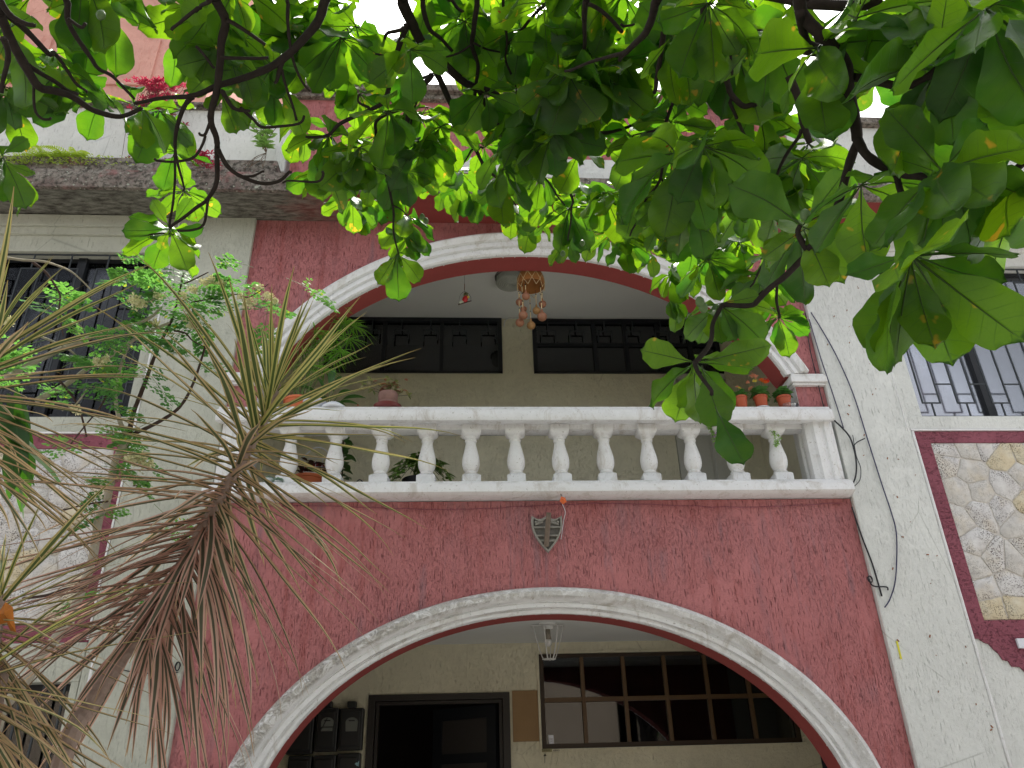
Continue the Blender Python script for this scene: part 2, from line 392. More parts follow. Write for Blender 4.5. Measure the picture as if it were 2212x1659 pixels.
# impost caps
for sx in (-1, 1):
    m_ = MB()
    f = (lambda a, b: (a, b)) if sx > 0 else (lambda a, b: (1.02-b, 1.02-a))
    for x0, x1, z0, z1, yf, yb in ((2.575, 2.845, 4.352, 4.372, -.035, .215), (2.56, 2.855, 4.372, 4.425, -.055, .225), (2.57, 2.85, 4.425, 4.45, -.045, .22)):
        a, b = f(x0, x1); m_.box(a, b, yf, yb, z0, z1)
    m_.build('impost_cap', M['trim'], house, bevel=.006)
    a, b = f(2.603, 2.607); m_ = MB(); m_.box(a, b, .0, .215, 4.14, 4.352); m_.build('pier_side', M['trim'], house)
# pilasters and window-bay surrounds, each bay at one side
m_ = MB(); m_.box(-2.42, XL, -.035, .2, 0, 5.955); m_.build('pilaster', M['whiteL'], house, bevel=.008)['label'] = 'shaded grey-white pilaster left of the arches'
m_ = MB(); m_.box(XR+.003, 3.43, -.035, .2, 0, 5.955); m_.build('pilaster', M['white'], house, bevel=.008)['label'] = 'bright white pilaster right of the arches'
# raised bead along the pilaster edges
m_ = MB(); m_.tube([(3.442, -.03, 0), (3.442, -.03, 3.95)], .011, 8); m_.tube([(3.405, -.036, 3.95), (3.40, -.036, 5.9)], .004, 6); m_.build('bead', M['trim'], house)
m_ = MB(); m_.tube([(-2.43, -.03, 2.5), (-2.43, -.03, 5.9)], .008, 8); m_.tube([(-2.36, -.036, 0), (-2.36, -.036, 2.42)], .010, 6); m_.build('bead', M['trim'], house)
def bay(side):
    s = side; F = (lambda a, b: (a, b)) if s > 0 else (lambda a, b: (-b, -a))
    def B(mb, a, b, y0, y1, z0, z1):
        x0, x1 = F(a, b); mb.box(x0, x1, y0, y1, z0, z1)
    if s > 0: e, wx, sx, zt, zb, zhead = 3.43, 3.575, 3.575, 3.96, 2.43, 5.555
    else: e, wx, sx, zt, zb, zhead = 2.42, 2.525, 2.545, 3.95, 2.49, 5.60
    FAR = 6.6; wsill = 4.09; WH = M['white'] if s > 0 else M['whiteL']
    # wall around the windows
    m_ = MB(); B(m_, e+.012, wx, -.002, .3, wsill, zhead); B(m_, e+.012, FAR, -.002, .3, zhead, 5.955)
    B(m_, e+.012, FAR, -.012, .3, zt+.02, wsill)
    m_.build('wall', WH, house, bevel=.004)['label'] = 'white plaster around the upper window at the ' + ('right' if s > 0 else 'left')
    m_ = MB(); B(m_, e+.012, FAR, -.02, .0, zt+.003, zt+.017); m_.build('string_course', M['trim'], house)
    if s < 0:   # stepped header
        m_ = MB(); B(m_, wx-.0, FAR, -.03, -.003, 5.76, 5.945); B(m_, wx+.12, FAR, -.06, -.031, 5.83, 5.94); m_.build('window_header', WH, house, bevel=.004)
    else:
        m_ = MB(); B(m_, wx, FAR, -.03, -.003, 5.70, 5.945); B(m_, wx+.1, FAR, -.05, -.031, 5.82, 5.94); m_.build('window_header', WH, house, bevel=.004)
    # maroon border
    m_ = MB(); zi0, zi1 = (2.53, 3.865) if s > 0 else (2.60, 3.84)
    B(m_, e+.012, FAR, -.008, .25, zi1, zt); B(m_, e+.012, sx, -.008, .25, zb, zi1); B(m_, sx, FAR, -.008, .25, zb, zi0)
    if s > 0:
        m_.prism([(3.442, 2.43), (3.442, 2.415), (3.50, 2.41), (3.53, 2.385), (3.56, 2.375), (3.585, 2.335), (3.61, 2.31), (3.625, 2.27), (3.66, 2.262), (3.675, 2.226), (3.73, 2.222), (3.755, 2.19), (3.82, 2.17), (3.9, 2.1), (4.2, 1.95), (FAR, 1.9), (FAR, 2.43)], -.006, .2)
    m_.build('painted_border', M['maroon'], house)
    # wall below
    m_ = MB()
    if s > 0:
        B(m_, e+.012, FAR, .004, .25, 0, 2.43)
    else:
        B(m_, e+.012, FAR, -.012, .25, 2.25, zb-.002); B(m_, e+.012, 2.48, -.012, .25, 0, 2.25); B(m_, 3.9, FAR, -.012, .25, 0, 2.25)
        B(m_, 2.48, 3.9, -.012, .25, 0, .9)
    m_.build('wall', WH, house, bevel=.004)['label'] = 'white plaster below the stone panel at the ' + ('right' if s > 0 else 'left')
    # stone panel
    m_ = MB(); B(m_, sx+.001, FAR-.01, .0035, .2, zi0, zi1); m_.build('mortar_bed', M['mortar'], house)
    panel = MB(); 
    rr = random.Random(11 if s > 0 else 23)
    # irregular cells: clip the panel rectangle by bisectors
    X0, X1 = F(sx+.003, sx+2.6)
    pts = []
    tries = 0
    while len(pts) < 104 and tries < 6000:
        tries += 1; p = (rr.uniform(X0, X1), rr.uniform(zi0, zi1)); mind = rr.uniform(.11, .27)
        if all((p[0]-q[0])**2+((p[1]-q[1])*1.0)**2 > mind**2 for q in pts): pts.append(p)
    grp = thing_part('stone_panel', house, (X0, 0, zi0))
    for i, p in enumerate(pts):
        poly = [(X0, zi0+.004), (X1, zi0+.004), (X1, zi1-.004), (X0, zi1-.004)]
        for j, q in enumerate(pts):
            if i == j: continue
            mx, mz = (p[0]+q[0])/2, (p[1]+q[1])/2; nx, nz = q[0]-p[0], q[1]-p[1]
            L = sqrt(nx*nx+nz*nz); gap = .0012
            mx -= nx/L*gap; mz -= nz/L*gap; out = []
            for k in range(len(poly)):
                a, b = poly[k], poly[(k+1) % len(poly)]
                da = (a[0]-mx)*nx+(a[1]-mz)*nz; db = (b[0]-mx)*nx+(b[1]-mz)*nz
                if da <= 0: out.append(a)
                if (da < 0 < db) or (db < 0 < da):
                    t = da/(da-db); out.append((a[0]+(b[0]-a[0])*t, a[1]+(b[1]-a[1])*t))
            poly = out
            if len(poly) < 3: break
        if len(poly) < 3: continue
        # roughen the outline
        P2 = []
        for k in range(len(poly)):
            a, b = poly[k], poly[(k+1) % len(poly)]; L = sqrt((a[0]-b[0])**2+(a[1]-b[1])**2)
            P2.append((a[0]*.94+p[0]*.06, a[1]*.94+p[1]*.06) if min(abs(a[0]-X0), abs(a[0]-X1)) > .01 and min(abs(a[1]-zi0), abs(a[1]-zi1)) > .01 else a)
            nseg = int(L/.028)
            for q in range(1, nseg):
                t = q/nseg; nx, nz = (b[1]-a[1])/L, -(b[0]-a[0])/L; e_ = (rr.random())*.008
                edge = (abs(a[0]-b[0]) < 1e-4 or abs(a[1]-b[1]) < 1e-4)
                P2.append((a[0]+(b[0]-a[0])*t - (0 if edge else -nx*0-nx*e_*0) , a[1]+(b[1]-a[1])*t))
                if not edge:
                    x_, z_ = P2[-1]; k2 = 1-e_/max(.05, sqrt((x_-p[0])**2+(z_-p[1])**2)); P2[-1] = (p[0]+(x_-p[0])*k2, p[1]+(z_-p[1])*k2)
        sb = MB(); sb.prism(P2, -.001-rr.random()*.005, .0032, bev=.003)
        mt = M['stone'][0 if rr.random() < .45 else (1 if rr.random() < .6 else 2)]
        st = sb.build('stone', mt, grp, smooth=50)
    return wsill, zhead, wx
def thing_part(name, parent, loc):
    o = bpy.data.objects.new(name, None); COL.objects.link(o); o.parent = parent; o.empty_display_size = .1
    o.location = Vector(loc)-WL[parent.name]; WL[o.name] = Vector(loc); return o
bayR = bay(1); bayL = bay(-1)

# ------------------------------------------------------------------ grilles and windows of the bays
def grille(parent, x0, x1, z0, z1, y, p=.29, rr=.006, mat='iron', ph=0, top=True, bot=True, mull=(), zt=.16, name='grille_bar'):
    h = p/4; bars = []
    def seg(ax, az, bx, bz): bars.append((ax, az, bx, bz))
    seg(x0, z0+.01, x1, z0+.01); seg(x0, z1-.01, x1, z1-.01)
    x = x0+ph; k = 0; zb = z0+.13; zc = z0+.30; zT = z1-.15; zR = z1-.42
    while x < x1:
        l, r_ = x-h, x+h
        seg(x, z0+.01, x, zb) if bot else None
        seg(x, zT, x, z1-.01) if top else None
        a, b = max(l, x0), min(r_, x1)
        if bot: seg(a, zb, b, zb)
        if top: seg(a, zT, b, zT)
        for q in (l, r_):
            if x0 < q < x1: seg(q, zb if bot else z0+.01, q, zT if top else z1-.01)
        if r_ < x1:
            if bot: seg(r_, zc, min(r_+2*h, x1), zc)
            if top: seg(r_, zR, min(r_+2*h, x1), zR)
        x += p; k += 1
    me = {}
    for ax, az, bx, bz in bars:
        mb = MB()
        if abs(ax-bx) < 1e-6: mb.box(ax-rr, ax+rr, y-rr, y+rr, min(az, bz), max(az, bz))
        else: mb.box(min(ax, bx)-rr, max(ax, bx)+rr, y-rr*.8, y+rr*.8, az-rr, az+rr)
        mb.build(name, M[mat], parent)
    for q in mull:
        mb = MB(); mb.box(q-.03, q+.03, y+.01, y+.05, z0, z1); mb.build('mullion', M['ironblk'], parent)
def fill_window(name, x0, x1, z0, z1, yg, curtain, p, ph, mull, label):
    wd = thing_part(name, house, ((x0+x1)/2, 0, z0)); wd['label'] = label
    mb = MB(); f = .03
    for a, b, c, d in ((x0, x1, z0, z0+f), (x0, x1, z1-f, z1), (x0, x0+f, z0+f, z1-f), (x1-f, x1, z0+f, z1-f)): mb.box(a, b, .10, .14, c, d)
    mb.build('window_frame', M['ironblk'], wd)
    mb = MB(); n = len(mull)+1; xs = [x0]+list(mull)+[x1]
    for i in range(n):
        mb = MB(); mb.box(xs[i]+.03, xs[i+1]-.03, .118, .122, z0+f, z1-f); mb.build('pane', M['glassdusty' if curtain else 'glassdim'], wd)
    if curtain:
        mb = MB(); nx = 220; vs = []; 
        for i in range(nx+1):
            x = x0+(x1-x0)*i/nx; yy = .165+.014*sin(x*42)+.009*sin(x*97+1)
            vs += [(x, yy, z0), (x, yy, z1)]
        mb.add(vs, [(2*i, 2*i+2, 2*i+3, 2*i+1) for i in range(nx)]); mb.build('curtain', M['curtain'], wd, smooth=True)
        gap = [q for q in mull]
    else:   # louvre boards seen dimly behind the glass
        for k in range(5):
            mb = MB(); z = z1-.12-k*.12; mb.box(x0, x1, .20, .22, z-.05, z+.05); mb.build('louvre', plainget('dim_board'), wd)
    grille(wd, x0, x1, z0, z1, .03, p=p, ph=ph, rr=.0052, mat='iron')
    for q in mull:
        mb = MB(); mb.box(q-.035, q+.035, .085, .15, z0, z1); mb.build('mullion', M['ironblk'], wd)
    return wd
_pg = {}
def plainget(n):
    if n not in _pg: _pg[n] = plain(n, (.045, .042, .04), .8, .2, var=.3)
    return _pg[n]
fill_window('window', 3.577, 5.6, 4.095, 5.553, .03, True, .29, .13, (4.235, 5.1), 'barred window with a pale lavender curtain')
fill_window('window', -4.6, -2.527, 4.095, 5.598, .03, False, .30, .14, (-3.2, -4.0), 'dark barred window with no curtain')
wd = thing_part('window', house, (-3.1, 0, .9)); wd['label'] = 'dark ground-floor window with curled bars'
mb = MB(); mb.box(-3.9, -2.48, .10, .14, 2.21, 2.25); mb.box(-2.52, -2.48, .10, .14, .9, 2.21); mb.box(-3.9, -2.48, .10, .14, .86, .9); mb.build('window_frame', M['ironblk'], wd)
mb = MB(); mb.box(-3.9, -2.52, .118, .122, .9, 2.21); mb.build('pane', M['glass'], wd)
for i in range(11):
    mb = MB(); x = -2.53-i*.13; mb.box(x-.006, x+.006, .03, .042, .9, 2.24); mb.build('grille_bar', M['iron'], wd)
# dark rooms behind the bays
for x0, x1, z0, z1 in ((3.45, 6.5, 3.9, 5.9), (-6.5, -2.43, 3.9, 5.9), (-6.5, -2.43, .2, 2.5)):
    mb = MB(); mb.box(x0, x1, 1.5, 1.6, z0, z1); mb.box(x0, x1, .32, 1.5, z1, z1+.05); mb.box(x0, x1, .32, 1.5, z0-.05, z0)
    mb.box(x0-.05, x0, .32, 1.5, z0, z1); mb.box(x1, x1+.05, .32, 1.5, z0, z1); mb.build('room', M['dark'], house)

# ------------------------------------------------------------------ eaves, parapet
mb = MB(); nx = 90; vs = []; 
X0, X1 = -6.6, 6.6
for i in range(nx+1):
    x = X0+(X1-X0)*i/nx; e = .012*noise.noise(Vector((x*3, 0, 1))); e2 = .014*noise.noise(Vector((x*5, 3, 1)))
    vs += [(x, .25, 5.957), (x, -.37, 5.957), (x, -.385, 5.925), (x, -.42+e*.5, 5.925+e), (x, -.43+e2, 6.02), (x, -.415+e2, 6.115+e*.6), (x, -.30, 6.135), (x, .25, 6.14)]
k = 8
mb.add(vs, [(i*k+j, i*k+(j+1) % k, (i+1)*k+(j+1) % k, (i+1)*k+j) for i in range(nx) for j in range(k)])
mb.mi = [1 if (f_i % k) in (0,) else 0 for f_i in range(len(mb.f))]
mb.build('eave_slab', [M['conc'], M['soffit']], house, smooth=35)['label'] = 'lichen-stained concrete eave slab with peeling soffit'
mb = MB(); mb.box(-6.6, -1.62, -.26, .1, 6.14, 6.40); mb.box(-1.55, 6.6, -.262, .1, 6.14, 6.20)
mb.build('roof_kerb', M['conc'], house, bevel=.015)
for x0, x1, z0, z1, lab in ((-6.6, -1.60, 6.40, 7.12, 'pale parapet over the left window bay'), (3.0, 6.6, 6.2, 7.08, 'pale parapet over the right window bay')):
    mb = MB(); mb.box(x0, x1, -.12, .2, z0, z1); mb.build('parapet', M['white'], house, bevel=.01)['label'] = lab
mb = MB(); mb.box(-1.56, 2.99, -.10, .2, 6.2, 7.36); mb.build('parapet', M['red'], house)['label'] = 'red parapet over the arches'
mb = MB(); mb.box(-1.0, 2.4, -.125, -.1, 6.42, 6.60); mb.box(.55, 1.6, -.14, -.1, 6.2, 6.43); mb.build('parapet_band', M['white'], house)
mb = MB(); mb.box(-1.64, 3.02, -.20, .24, 7.36, 7.44); mb.box(-1.62, 3.0, -.15, .22, 7.30, 7.36); mb.build('coping', M['conc'], house, bevel=.01)
for x0, x1, z0, z1 in ((-6.6, -1.66, 7.12, 7.16), (3.04, 6.6, 7.08, 7.16)):
    mb = MB(); mb.box(x0, x1, -.18, .24, z0, z1); mb.build('coping', M['conc'], house, bevel=.01)
mb = MB(); mb.box(-6.6, 6.6, .25, 9, 6.2, 6.3); mb.build('roof', M['conc'], house)

# ------------------------------------------------------------------ balcony: floor, back wall, ceiling, balustrade
mb = MB(); mb.box(-1.8, 2.83, .212, 1.8, 3.25, 3.553); mb.build('balcony_floor', M['tile'], house)
mb = MB(); mb.box(-2.4, 3.44, .2, 1.8, 6.12, 6.19); mb.build('ceiling', M['ceil'], house)['label'] = 'white balcony ceiling'
mb = MB(); mb.box(-2.0, -1.8, .2, 1.8, 3.44, 6.12); mb.box(3.0, 3.2, .2, 1.8, 3.44, 6.12)
mb.box(-2.0, -1.5, 1.8, 2.0, 3.44, 6.12); mb.box(.375, .705, 1.8, 2.0, 5.44, 6.12); mb.box(-1.5, 2.12, 1.8, 2.0, 3.44, 5.44); mb.box(2.75, 3.2, 1.8, 2.0, 3.44, 6.12)
mb.build('back_wall', M['cream'], house)['label'] = 'cream back wall of the balcony'
def dark_window(x0, x1, z0, z1, mull, hbar, label, right):
    wd = thing_part('window', house, ((x0+x1)/2, 1.8, z0)); wd['label'] = label
    mb = MB(); f = .045
    for a, b, c, d in ((x0, x1, z0, z0+f*.5), (x0, x1, z1-f, z1), (x0, x0+f, z0, z1-f), (x1-f, x1, z0, z1-f)): mb.box(a, b, 1.78, 1.84, c, d)
    mb.build('window_frame', M['ironblk'], wd)
    xs = [x0]+mull+[x1]
    for q in mull: mb = MB(); mb.box(q-.02, q+.02, 1.79, 1.83, z0, z1-f); mb.build('mullion', M['ironblk'], wd)
    if hbar: mb = MB(); mb.box(x0+f, x1-f, 1.792, 1.828, hbar-.015, hbar+.015); mb.build('transom', M['ironblk'], wd)
    for i in range(len(xs)-1): mb = MB(); mb.box(xs[i]+.02, xs[i+1]-.02, 1.822, 1.826, z0, z1-f); mb.build('pane', M['glass'], wd)
    # T and hook shaped bars
    p = .31; x = x0+.17
    while x < x1-.1:
        for ax, bx, az, bz in ((x, x, z1-.17, z1-f), (x-.075, x+.075, z1-.17, z1-.17), (x+.075, x+.075, z1-.27, z1-.17), (x-.075, x-.075, z1-.30, z1-.17)):
            mb = MB(); mb.box(ax-.006, bx+.006, 1.765, 1.777, az-.006, bz+.006); mb.build('grille_bar', M['iron'], wd)
        x += p
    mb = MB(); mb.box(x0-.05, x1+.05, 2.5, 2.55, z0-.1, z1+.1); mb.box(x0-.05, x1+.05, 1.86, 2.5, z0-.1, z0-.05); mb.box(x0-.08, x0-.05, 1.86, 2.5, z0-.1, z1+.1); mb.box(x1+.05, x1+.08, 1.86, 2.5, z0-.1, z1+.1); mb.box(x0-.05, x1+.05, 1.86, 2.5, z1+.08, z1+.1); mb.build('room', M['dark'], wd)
dark_window(-1.49, .375, 5.44, 6.118, [-.88, -.27], None, 'long dark window left of the cream pier on the balcony', 0)
dark_window(.705, 2.74, 5.44, 6.118, [1.38, 1.72, 2.08, 2.42], 5.80, 'long dark window right of the cream pier on the balcony', 1)
# balcony door
dr = thing_part('door', house, (2.4, 1.8, 3.44)); dr['label'] = 'pale panelled balcony door with a small glass pane'
M['doorp'] = plain('door_paint', (.50, .50, .45), .6, .3, var=.05)
mb = MB(); mb.box(2.125, 2.205, 1.775, 1.85, 3.44, 5.43); mb.box(2.205, 2.74, 1.775, 1.85, 5.37, 5.43); mb.build('door_frame', M['doorp'], dr)
mb = MB(); mb.box(2.21, 2.74, 1.81, 1.85, 3.44, 5.365); mb.box(2.27, 2.47, 1.80, 1.812, 4.1, 5.2); mb.box(2.50, 2.70, 1.80, 1.812, 4.1, 5.2); mb.build('door_leaf', M['doorp'], dr, bevel=.004)
mb = MB(); mb.box(2.28, 2.70, 1.795, 1.808, 5.245, 5.335); mb.build('pane', M['glass'], dr)

bal = thing_part('balustrade', house, (.5, 0, 3.44))
def rail(x0, x1, prof, name, jag=.002):
    """prof: list of (y, z) around"""
    mb = MB(); nx = 80; k = len(prof); vs = []
    for i in range(nx+1):
        x = x0+(x1-x0)*i/nx
        for j, (y, z) in enumerate(prof):
            e = jag*noise.noise(Vector((x*9, j*2.3, z))); vs.append((x, y+e, z+e))
    mb.add(vs, [(i*k+j, i*k+(j+1) % k, (i+1)*k+(j+1) % k, (i+1)*k+j) for i in range(nx) for j in range(k)])
    mb.add([vs[j] for j in range(k)], [tuple(range(k))]); mb.add([vs[nx*k+j] for j in range(k)], [tuple(reversed(range(k)))])
    return mb.build(name, M['trim'], bal, smooth=30)
rail(-1.83, 2.80, [(-.118, 4.075), (-.122, 4.03), (-.115, 4.012), (-.085, 4.012), (-.08, 4.022), (-.03, 4.022), (-.028, 4.035), (.16, 4.035), (.162, 4.022), (.20, 4.022), (.215, 4.03), (.215, 4.13), (.19, 4.14), (-.075, 4.14), (-.085, 4.118), (-.108, 4.105)], 'top_rail')
rail(-1.84, 2.825, [(-.12, 3.50), (-.125, 3.45), (-.11, 3.44), (-.09, 3.43), (-.02, 3.425), (.21, 3.425), (.21, 3.55), (-.065, 3.55), (-.075, 3.535), (-.105, 3.525)], 'bottom_rail')
mb = MB(); mb.box(-.04-1.6, 2.66, .02, .12, 3.995, 4.035); mb.build('rail_bed', M['trim'], bal)
# the baluster: square plinth, vase, square capital
bt = MB(); zb, c0 = 3.55, Vector((0, 0, 0))
def sqring(hw, z, ch): return [(hw-ch, -hw, z), (hw, -hw+ch, z), (hw, hw-ch, z), (hw-ch, hw, z), (-hw+ch, hw, z), (-hw, hw-ch, z), (-hw, -hw+ch, z), (-hw+ch, -hw, z)]
def sqlathe(mb, rings):
    vs = []; 
    for hw, z, ch in rings: vs += sqring(hw, z, ch)
    fs = [tuple(range(7, -1, -1)), tuple(range(len(vs)-8, len(vs)))]
    for i in range(len(rings)-1):
        for k in range(8): fs.append((i*8+k, i*8+(k+1) % 8, i*8+8+(k+1) % 8, i*8+8+k))
    mb.add(vs, fs)
H0 = 0
plinth = MB(); sqlathe(plinth, [(.068, 0, .004), (.068, .072, .004), (.062, .080, .012), (.05, .088, .03)])
shaft = MB(); shaft.lathe((0,0,0), [(.044, .084), (.052, .092), (.054, .100), (.046, .108), (.044, .114), (.052, .128), (.061, .15), (.066, .178), (.066, .205), (.062, .235), (.054, .27), (.046, .305), (.040, .335), (.038, .352), (.044, .358), (.046, .366), (.041, .372), (.041, .380), (.05, .388), (.052, .396)], 28)
capi = MB(); sqlathe(capi, [(.05, .392, .03), (.064, .405, .02), (.072, .42, .010), (.074, .436, .006), (.074, .448, .006), (.072, .452, .004), (.072, .478, .004)])
mp, ms, mc = plinth.mesh('plinth', M['trim']), shaft.mesh('shaft', M['trim'], smooth=50), capi.mesh('capital', M['trim'], smooth=40)
for k in range(-2, 10):
    x = -.632+.3345*k
    bb = MB(); bb.v = []; me = None
    one = MB()
    rz = RNG.uniform(-.05, .05)
    for part, src in (('b', plinth), ('s', shaft), ('c', capi)):
        pass
    R_ = Matrix.Rotation(rz, 4, 'Z')
    for src in (plinth, shaft, capi): one.add([R_ @ Vector(v) for v in src.v], src.f)
    me = one.mesh('baluster', M['trim'], smooth=38) if k == -2 else me0
    me0 = me
    link('baluster', me, bal, Matrix.Translation((x+RNG.uniform(-.006, .006), .055+RNG.uniform(-.006, .006), 3.551)) @ Matrix.Rotation(rz*2, 4, 'Z') @ Matrix.Rotation(RNG.uniform(-.012, .012), 4, 'Y') @ Matrix.Scale(RNG.uniform(.99, 1.01), 4))
# end posts with flutes
for sx in (-1, 1):
    f = (lambda a: a) if sx > 0 else (lambda a: 1.02-a)
    mb = MB()
    prof = [(2.60, .20), (2.60, .12), (2.615, .105), (2.615, .06), (2.60, .045), (2.60, -.01), (2.635, -.035), (2.65, -.06), (2.69, -.06), (2.70, -.045), (2.725, -.045), (2.735, -.06), (2.77, -.06), (2.79, -.035), (2.815, -.03), (2.815, .2)]
    poly = [(f(a), b) for a, b in prof]; n = len(poly)
    for z0, z1 in ((3.55, 4.03),):
        mb.add([(a, b, z0) for a, b in poly]+[(a, b, z1) for a, b in poly], [(i, (i+1) % n, n+(i+1) % n, n+i) for i in range(n)])
    mb.build('end_post', M['trim'], bal)
# ------------------------------------------------------------------ the porch
mb = MB(); mb.box(-2.2, 3.5, .2, 1.8, 2.72, 2.80); mb.build('ceiling', M['ceil'], house)['label'] = 'white porch ceiling'
mb = MB(); mb.box(-2.2, -2.0, .2, 1.8, 0, 2.72); mb.box(3.3, 3.5, .2, 1.8, 0, 2.72)
mb.box(-2.2, -.83, 1.8, 2.0, 0, 2.72); mb.box(-.83, .37, 1.8, 2.0, 2.315, 2.72); mb.box(.37, .635, 1.8, 2.0, 0, 2.72)
mb.box(.635, 2.87, 1.8, 2.0, 2.625, 2.72); mb.box(.635, 2.87, 1.8, 2.0, 0, 1.865); mb.box(2.87, 3.0, 1.8, 2.0, 0, 2.72)
mb.build('back_wall', M['cream'], house)['label'] = 'cream back wall of the porch'
mb = MB(); mb.box(3.0, 3.3, 1.82, 1.86, 0, 2.72); mb.build('side_door', plain('navy_paint', (.02, .028, .05), .5, .4), house)
mb = MB(); mb.box(-2.2, 3.5, .2, 4.5, .0, .14); mb.build('porch_floor', M['tile'], house)
# bronze window
wd = thing_part('window', house, (1.75, 1.8, 1.865)); wd['label'] = 'bronze-framed porch window of twelve dark panes'
x0, x1, z0, z1 = .638, 2.868, 1.868, 2.622
mb = MB()
for a, b, c, d in ((x0, x1, z0, z0+.035), (x0, x1, z1-.03, z1), (x0, x0+.035, z0+.035, z1-.03), (x1-.035, x1, z0+.035, z1-.03)): mb.box(a, b, 1.80, 1.86, c, d)
mb.build('window_frame', plain('dark_bronze', (.04, .025, .014), .5, .4), wd)
cols = [.645+.3665*i for i in range(7)]
for q in cols[1:-1]: mb = MB(); mb.box(q-.016, q+.016, 1.79, 1.835, z0+.035, z1-.03); mb.build('mullion', M['bronze'], wd, bevel=.003)
mb = MB(); mb.box(x0+.035, x1-.035, 1.793, 1.833, 2.226, 2.262); mb.build('transom', M['bronze'], wd, bevel=.003)
for i in range(6):
    for (c, d) in ((z0+.03, 2.228), (2.26, z1-.028)):
        mb = MB(); mb.box(cols[i]+.014, cols[i+1]-.014, 1.822, 1.826, c, d); mb.build('pane', M['glass'], wd)
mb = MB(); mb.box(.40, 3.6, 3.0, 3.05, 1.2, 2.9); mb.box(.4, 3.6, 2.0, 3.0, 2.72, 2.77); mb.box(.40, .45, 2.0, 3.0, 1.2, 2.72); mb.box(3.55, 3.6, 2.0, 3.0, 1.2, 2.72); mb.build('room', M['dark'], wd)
mb = MB(); mb.box(.615, .634, 1.785, 1.80, 1.855, 2.64); mb.box(.634, 2.885, 1.785, 1.80, 2.626, 2.642); mb.box(.60, 2.90, 1.78, 1.80, 1.845, 1.864); mb.build('surround', M['cream'], house)
# door opening with frame, inner door ajar
dr = thing_part('door', house, (-.23, 1.8, 0)); dr['label'] = 'open black front door with ironwork pane'
mb = MB()
for a, b, c, d in ((-.83, -.77, 0, 2.315), (.31, .37, 0, 2.315), (-.77, .31, 2.265, 2.315)): mb.box(a, b, 1.78, 1.86, c, d)
for a, b, c, d in ((-.765, -.74, 0, 2.26), (.28, .305, 0, 2.26), (-.74, .28, 2.235, 2.262)): mb.box(a, b, 1.83, 1.90, c, d)
mb.build('door_frame', plain('black_brown_paint', (.022, .018, .015), .45, .4), dr)
# leaf hinged at x=.28 swung inwards
hx, hy = .275, 1.9; ang = radians(140)
ux, uy = cos(ang), sin(ang); 
def leafpt(u, v, z): return (hx+ux*u-uy*v, hy+uy*u+ux*v, z)
def lbox(mb, u0, u1, v0, v1, z0_, z1_):
    vs = [leafpt(u, v, z) for z in (z0_, z1_) for v in (v0, v1) for u in (u0, u1)]
    mb.add(vs, [(0,2,3,1),(4,5,7,6),(0,1,5,4),(2,6,7,3),(0,4,6,2),(1,3,7,5)])
mb = MB()
lbox(mb, 0, .10, 0, .04, .15, 2.23); lbox(mb, .62, .72, 0, .04, .15, 2.23); lbox(mb, .1, .62, 0, .04, 2.13, 2.23); lbox(mb, .1, .62, 0, .04, 1.78, 1.86); lbox(mb, .1, .62, 0, .04, .15, 1.0)
mb.build('door_leaf', M['ironblk'], dr)
mb = MB(); lbox(mb, .1, .62, .018, .022, 1.0, 2.13); mb.build('pane', plain('frosted_pane', (.05, .045, .042), .4, .5), dr)
mb = MB()
for k in range(6):
    cx_ = .19+.17*(k % 3); cz = 1.91+.13*(k//3)
    mb.tube([leafpt(cx_+.085*cos(a), -.008, cz+.065*sin(a)) for a in [pi*j/10*2 for j in range(11)]], .006, 5, cap=False)
for k in range(9): mb.tube([leafpt(.13+.055*k, -.008, 1.0), leafpt(.13+.055*k, -.008, 1.78)], .005, 5)
mb.build('ironwork', M['ironblk'], dr)
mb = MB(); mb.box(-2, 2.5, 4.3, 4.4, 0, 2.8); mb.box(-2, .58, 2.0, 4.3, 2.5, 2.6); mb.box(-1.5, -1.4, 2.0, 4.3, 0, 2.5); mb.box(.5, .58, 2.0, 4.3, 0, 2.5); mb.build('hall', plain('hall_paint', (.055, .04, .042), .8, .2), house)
# brown board between door and window
tmb = MB(); tmb.box(.392, .612, 1.785, 1.799, 1.925, 2.325); tag(tmb.build('wooden_board', plain('brown_board', (.30, .19, .09), .7, .3, var=.15, scale=8), loc=(.5, 1.8, 1.9)), 'plain brown board fixed to the cream wall beside the black door', 'board')
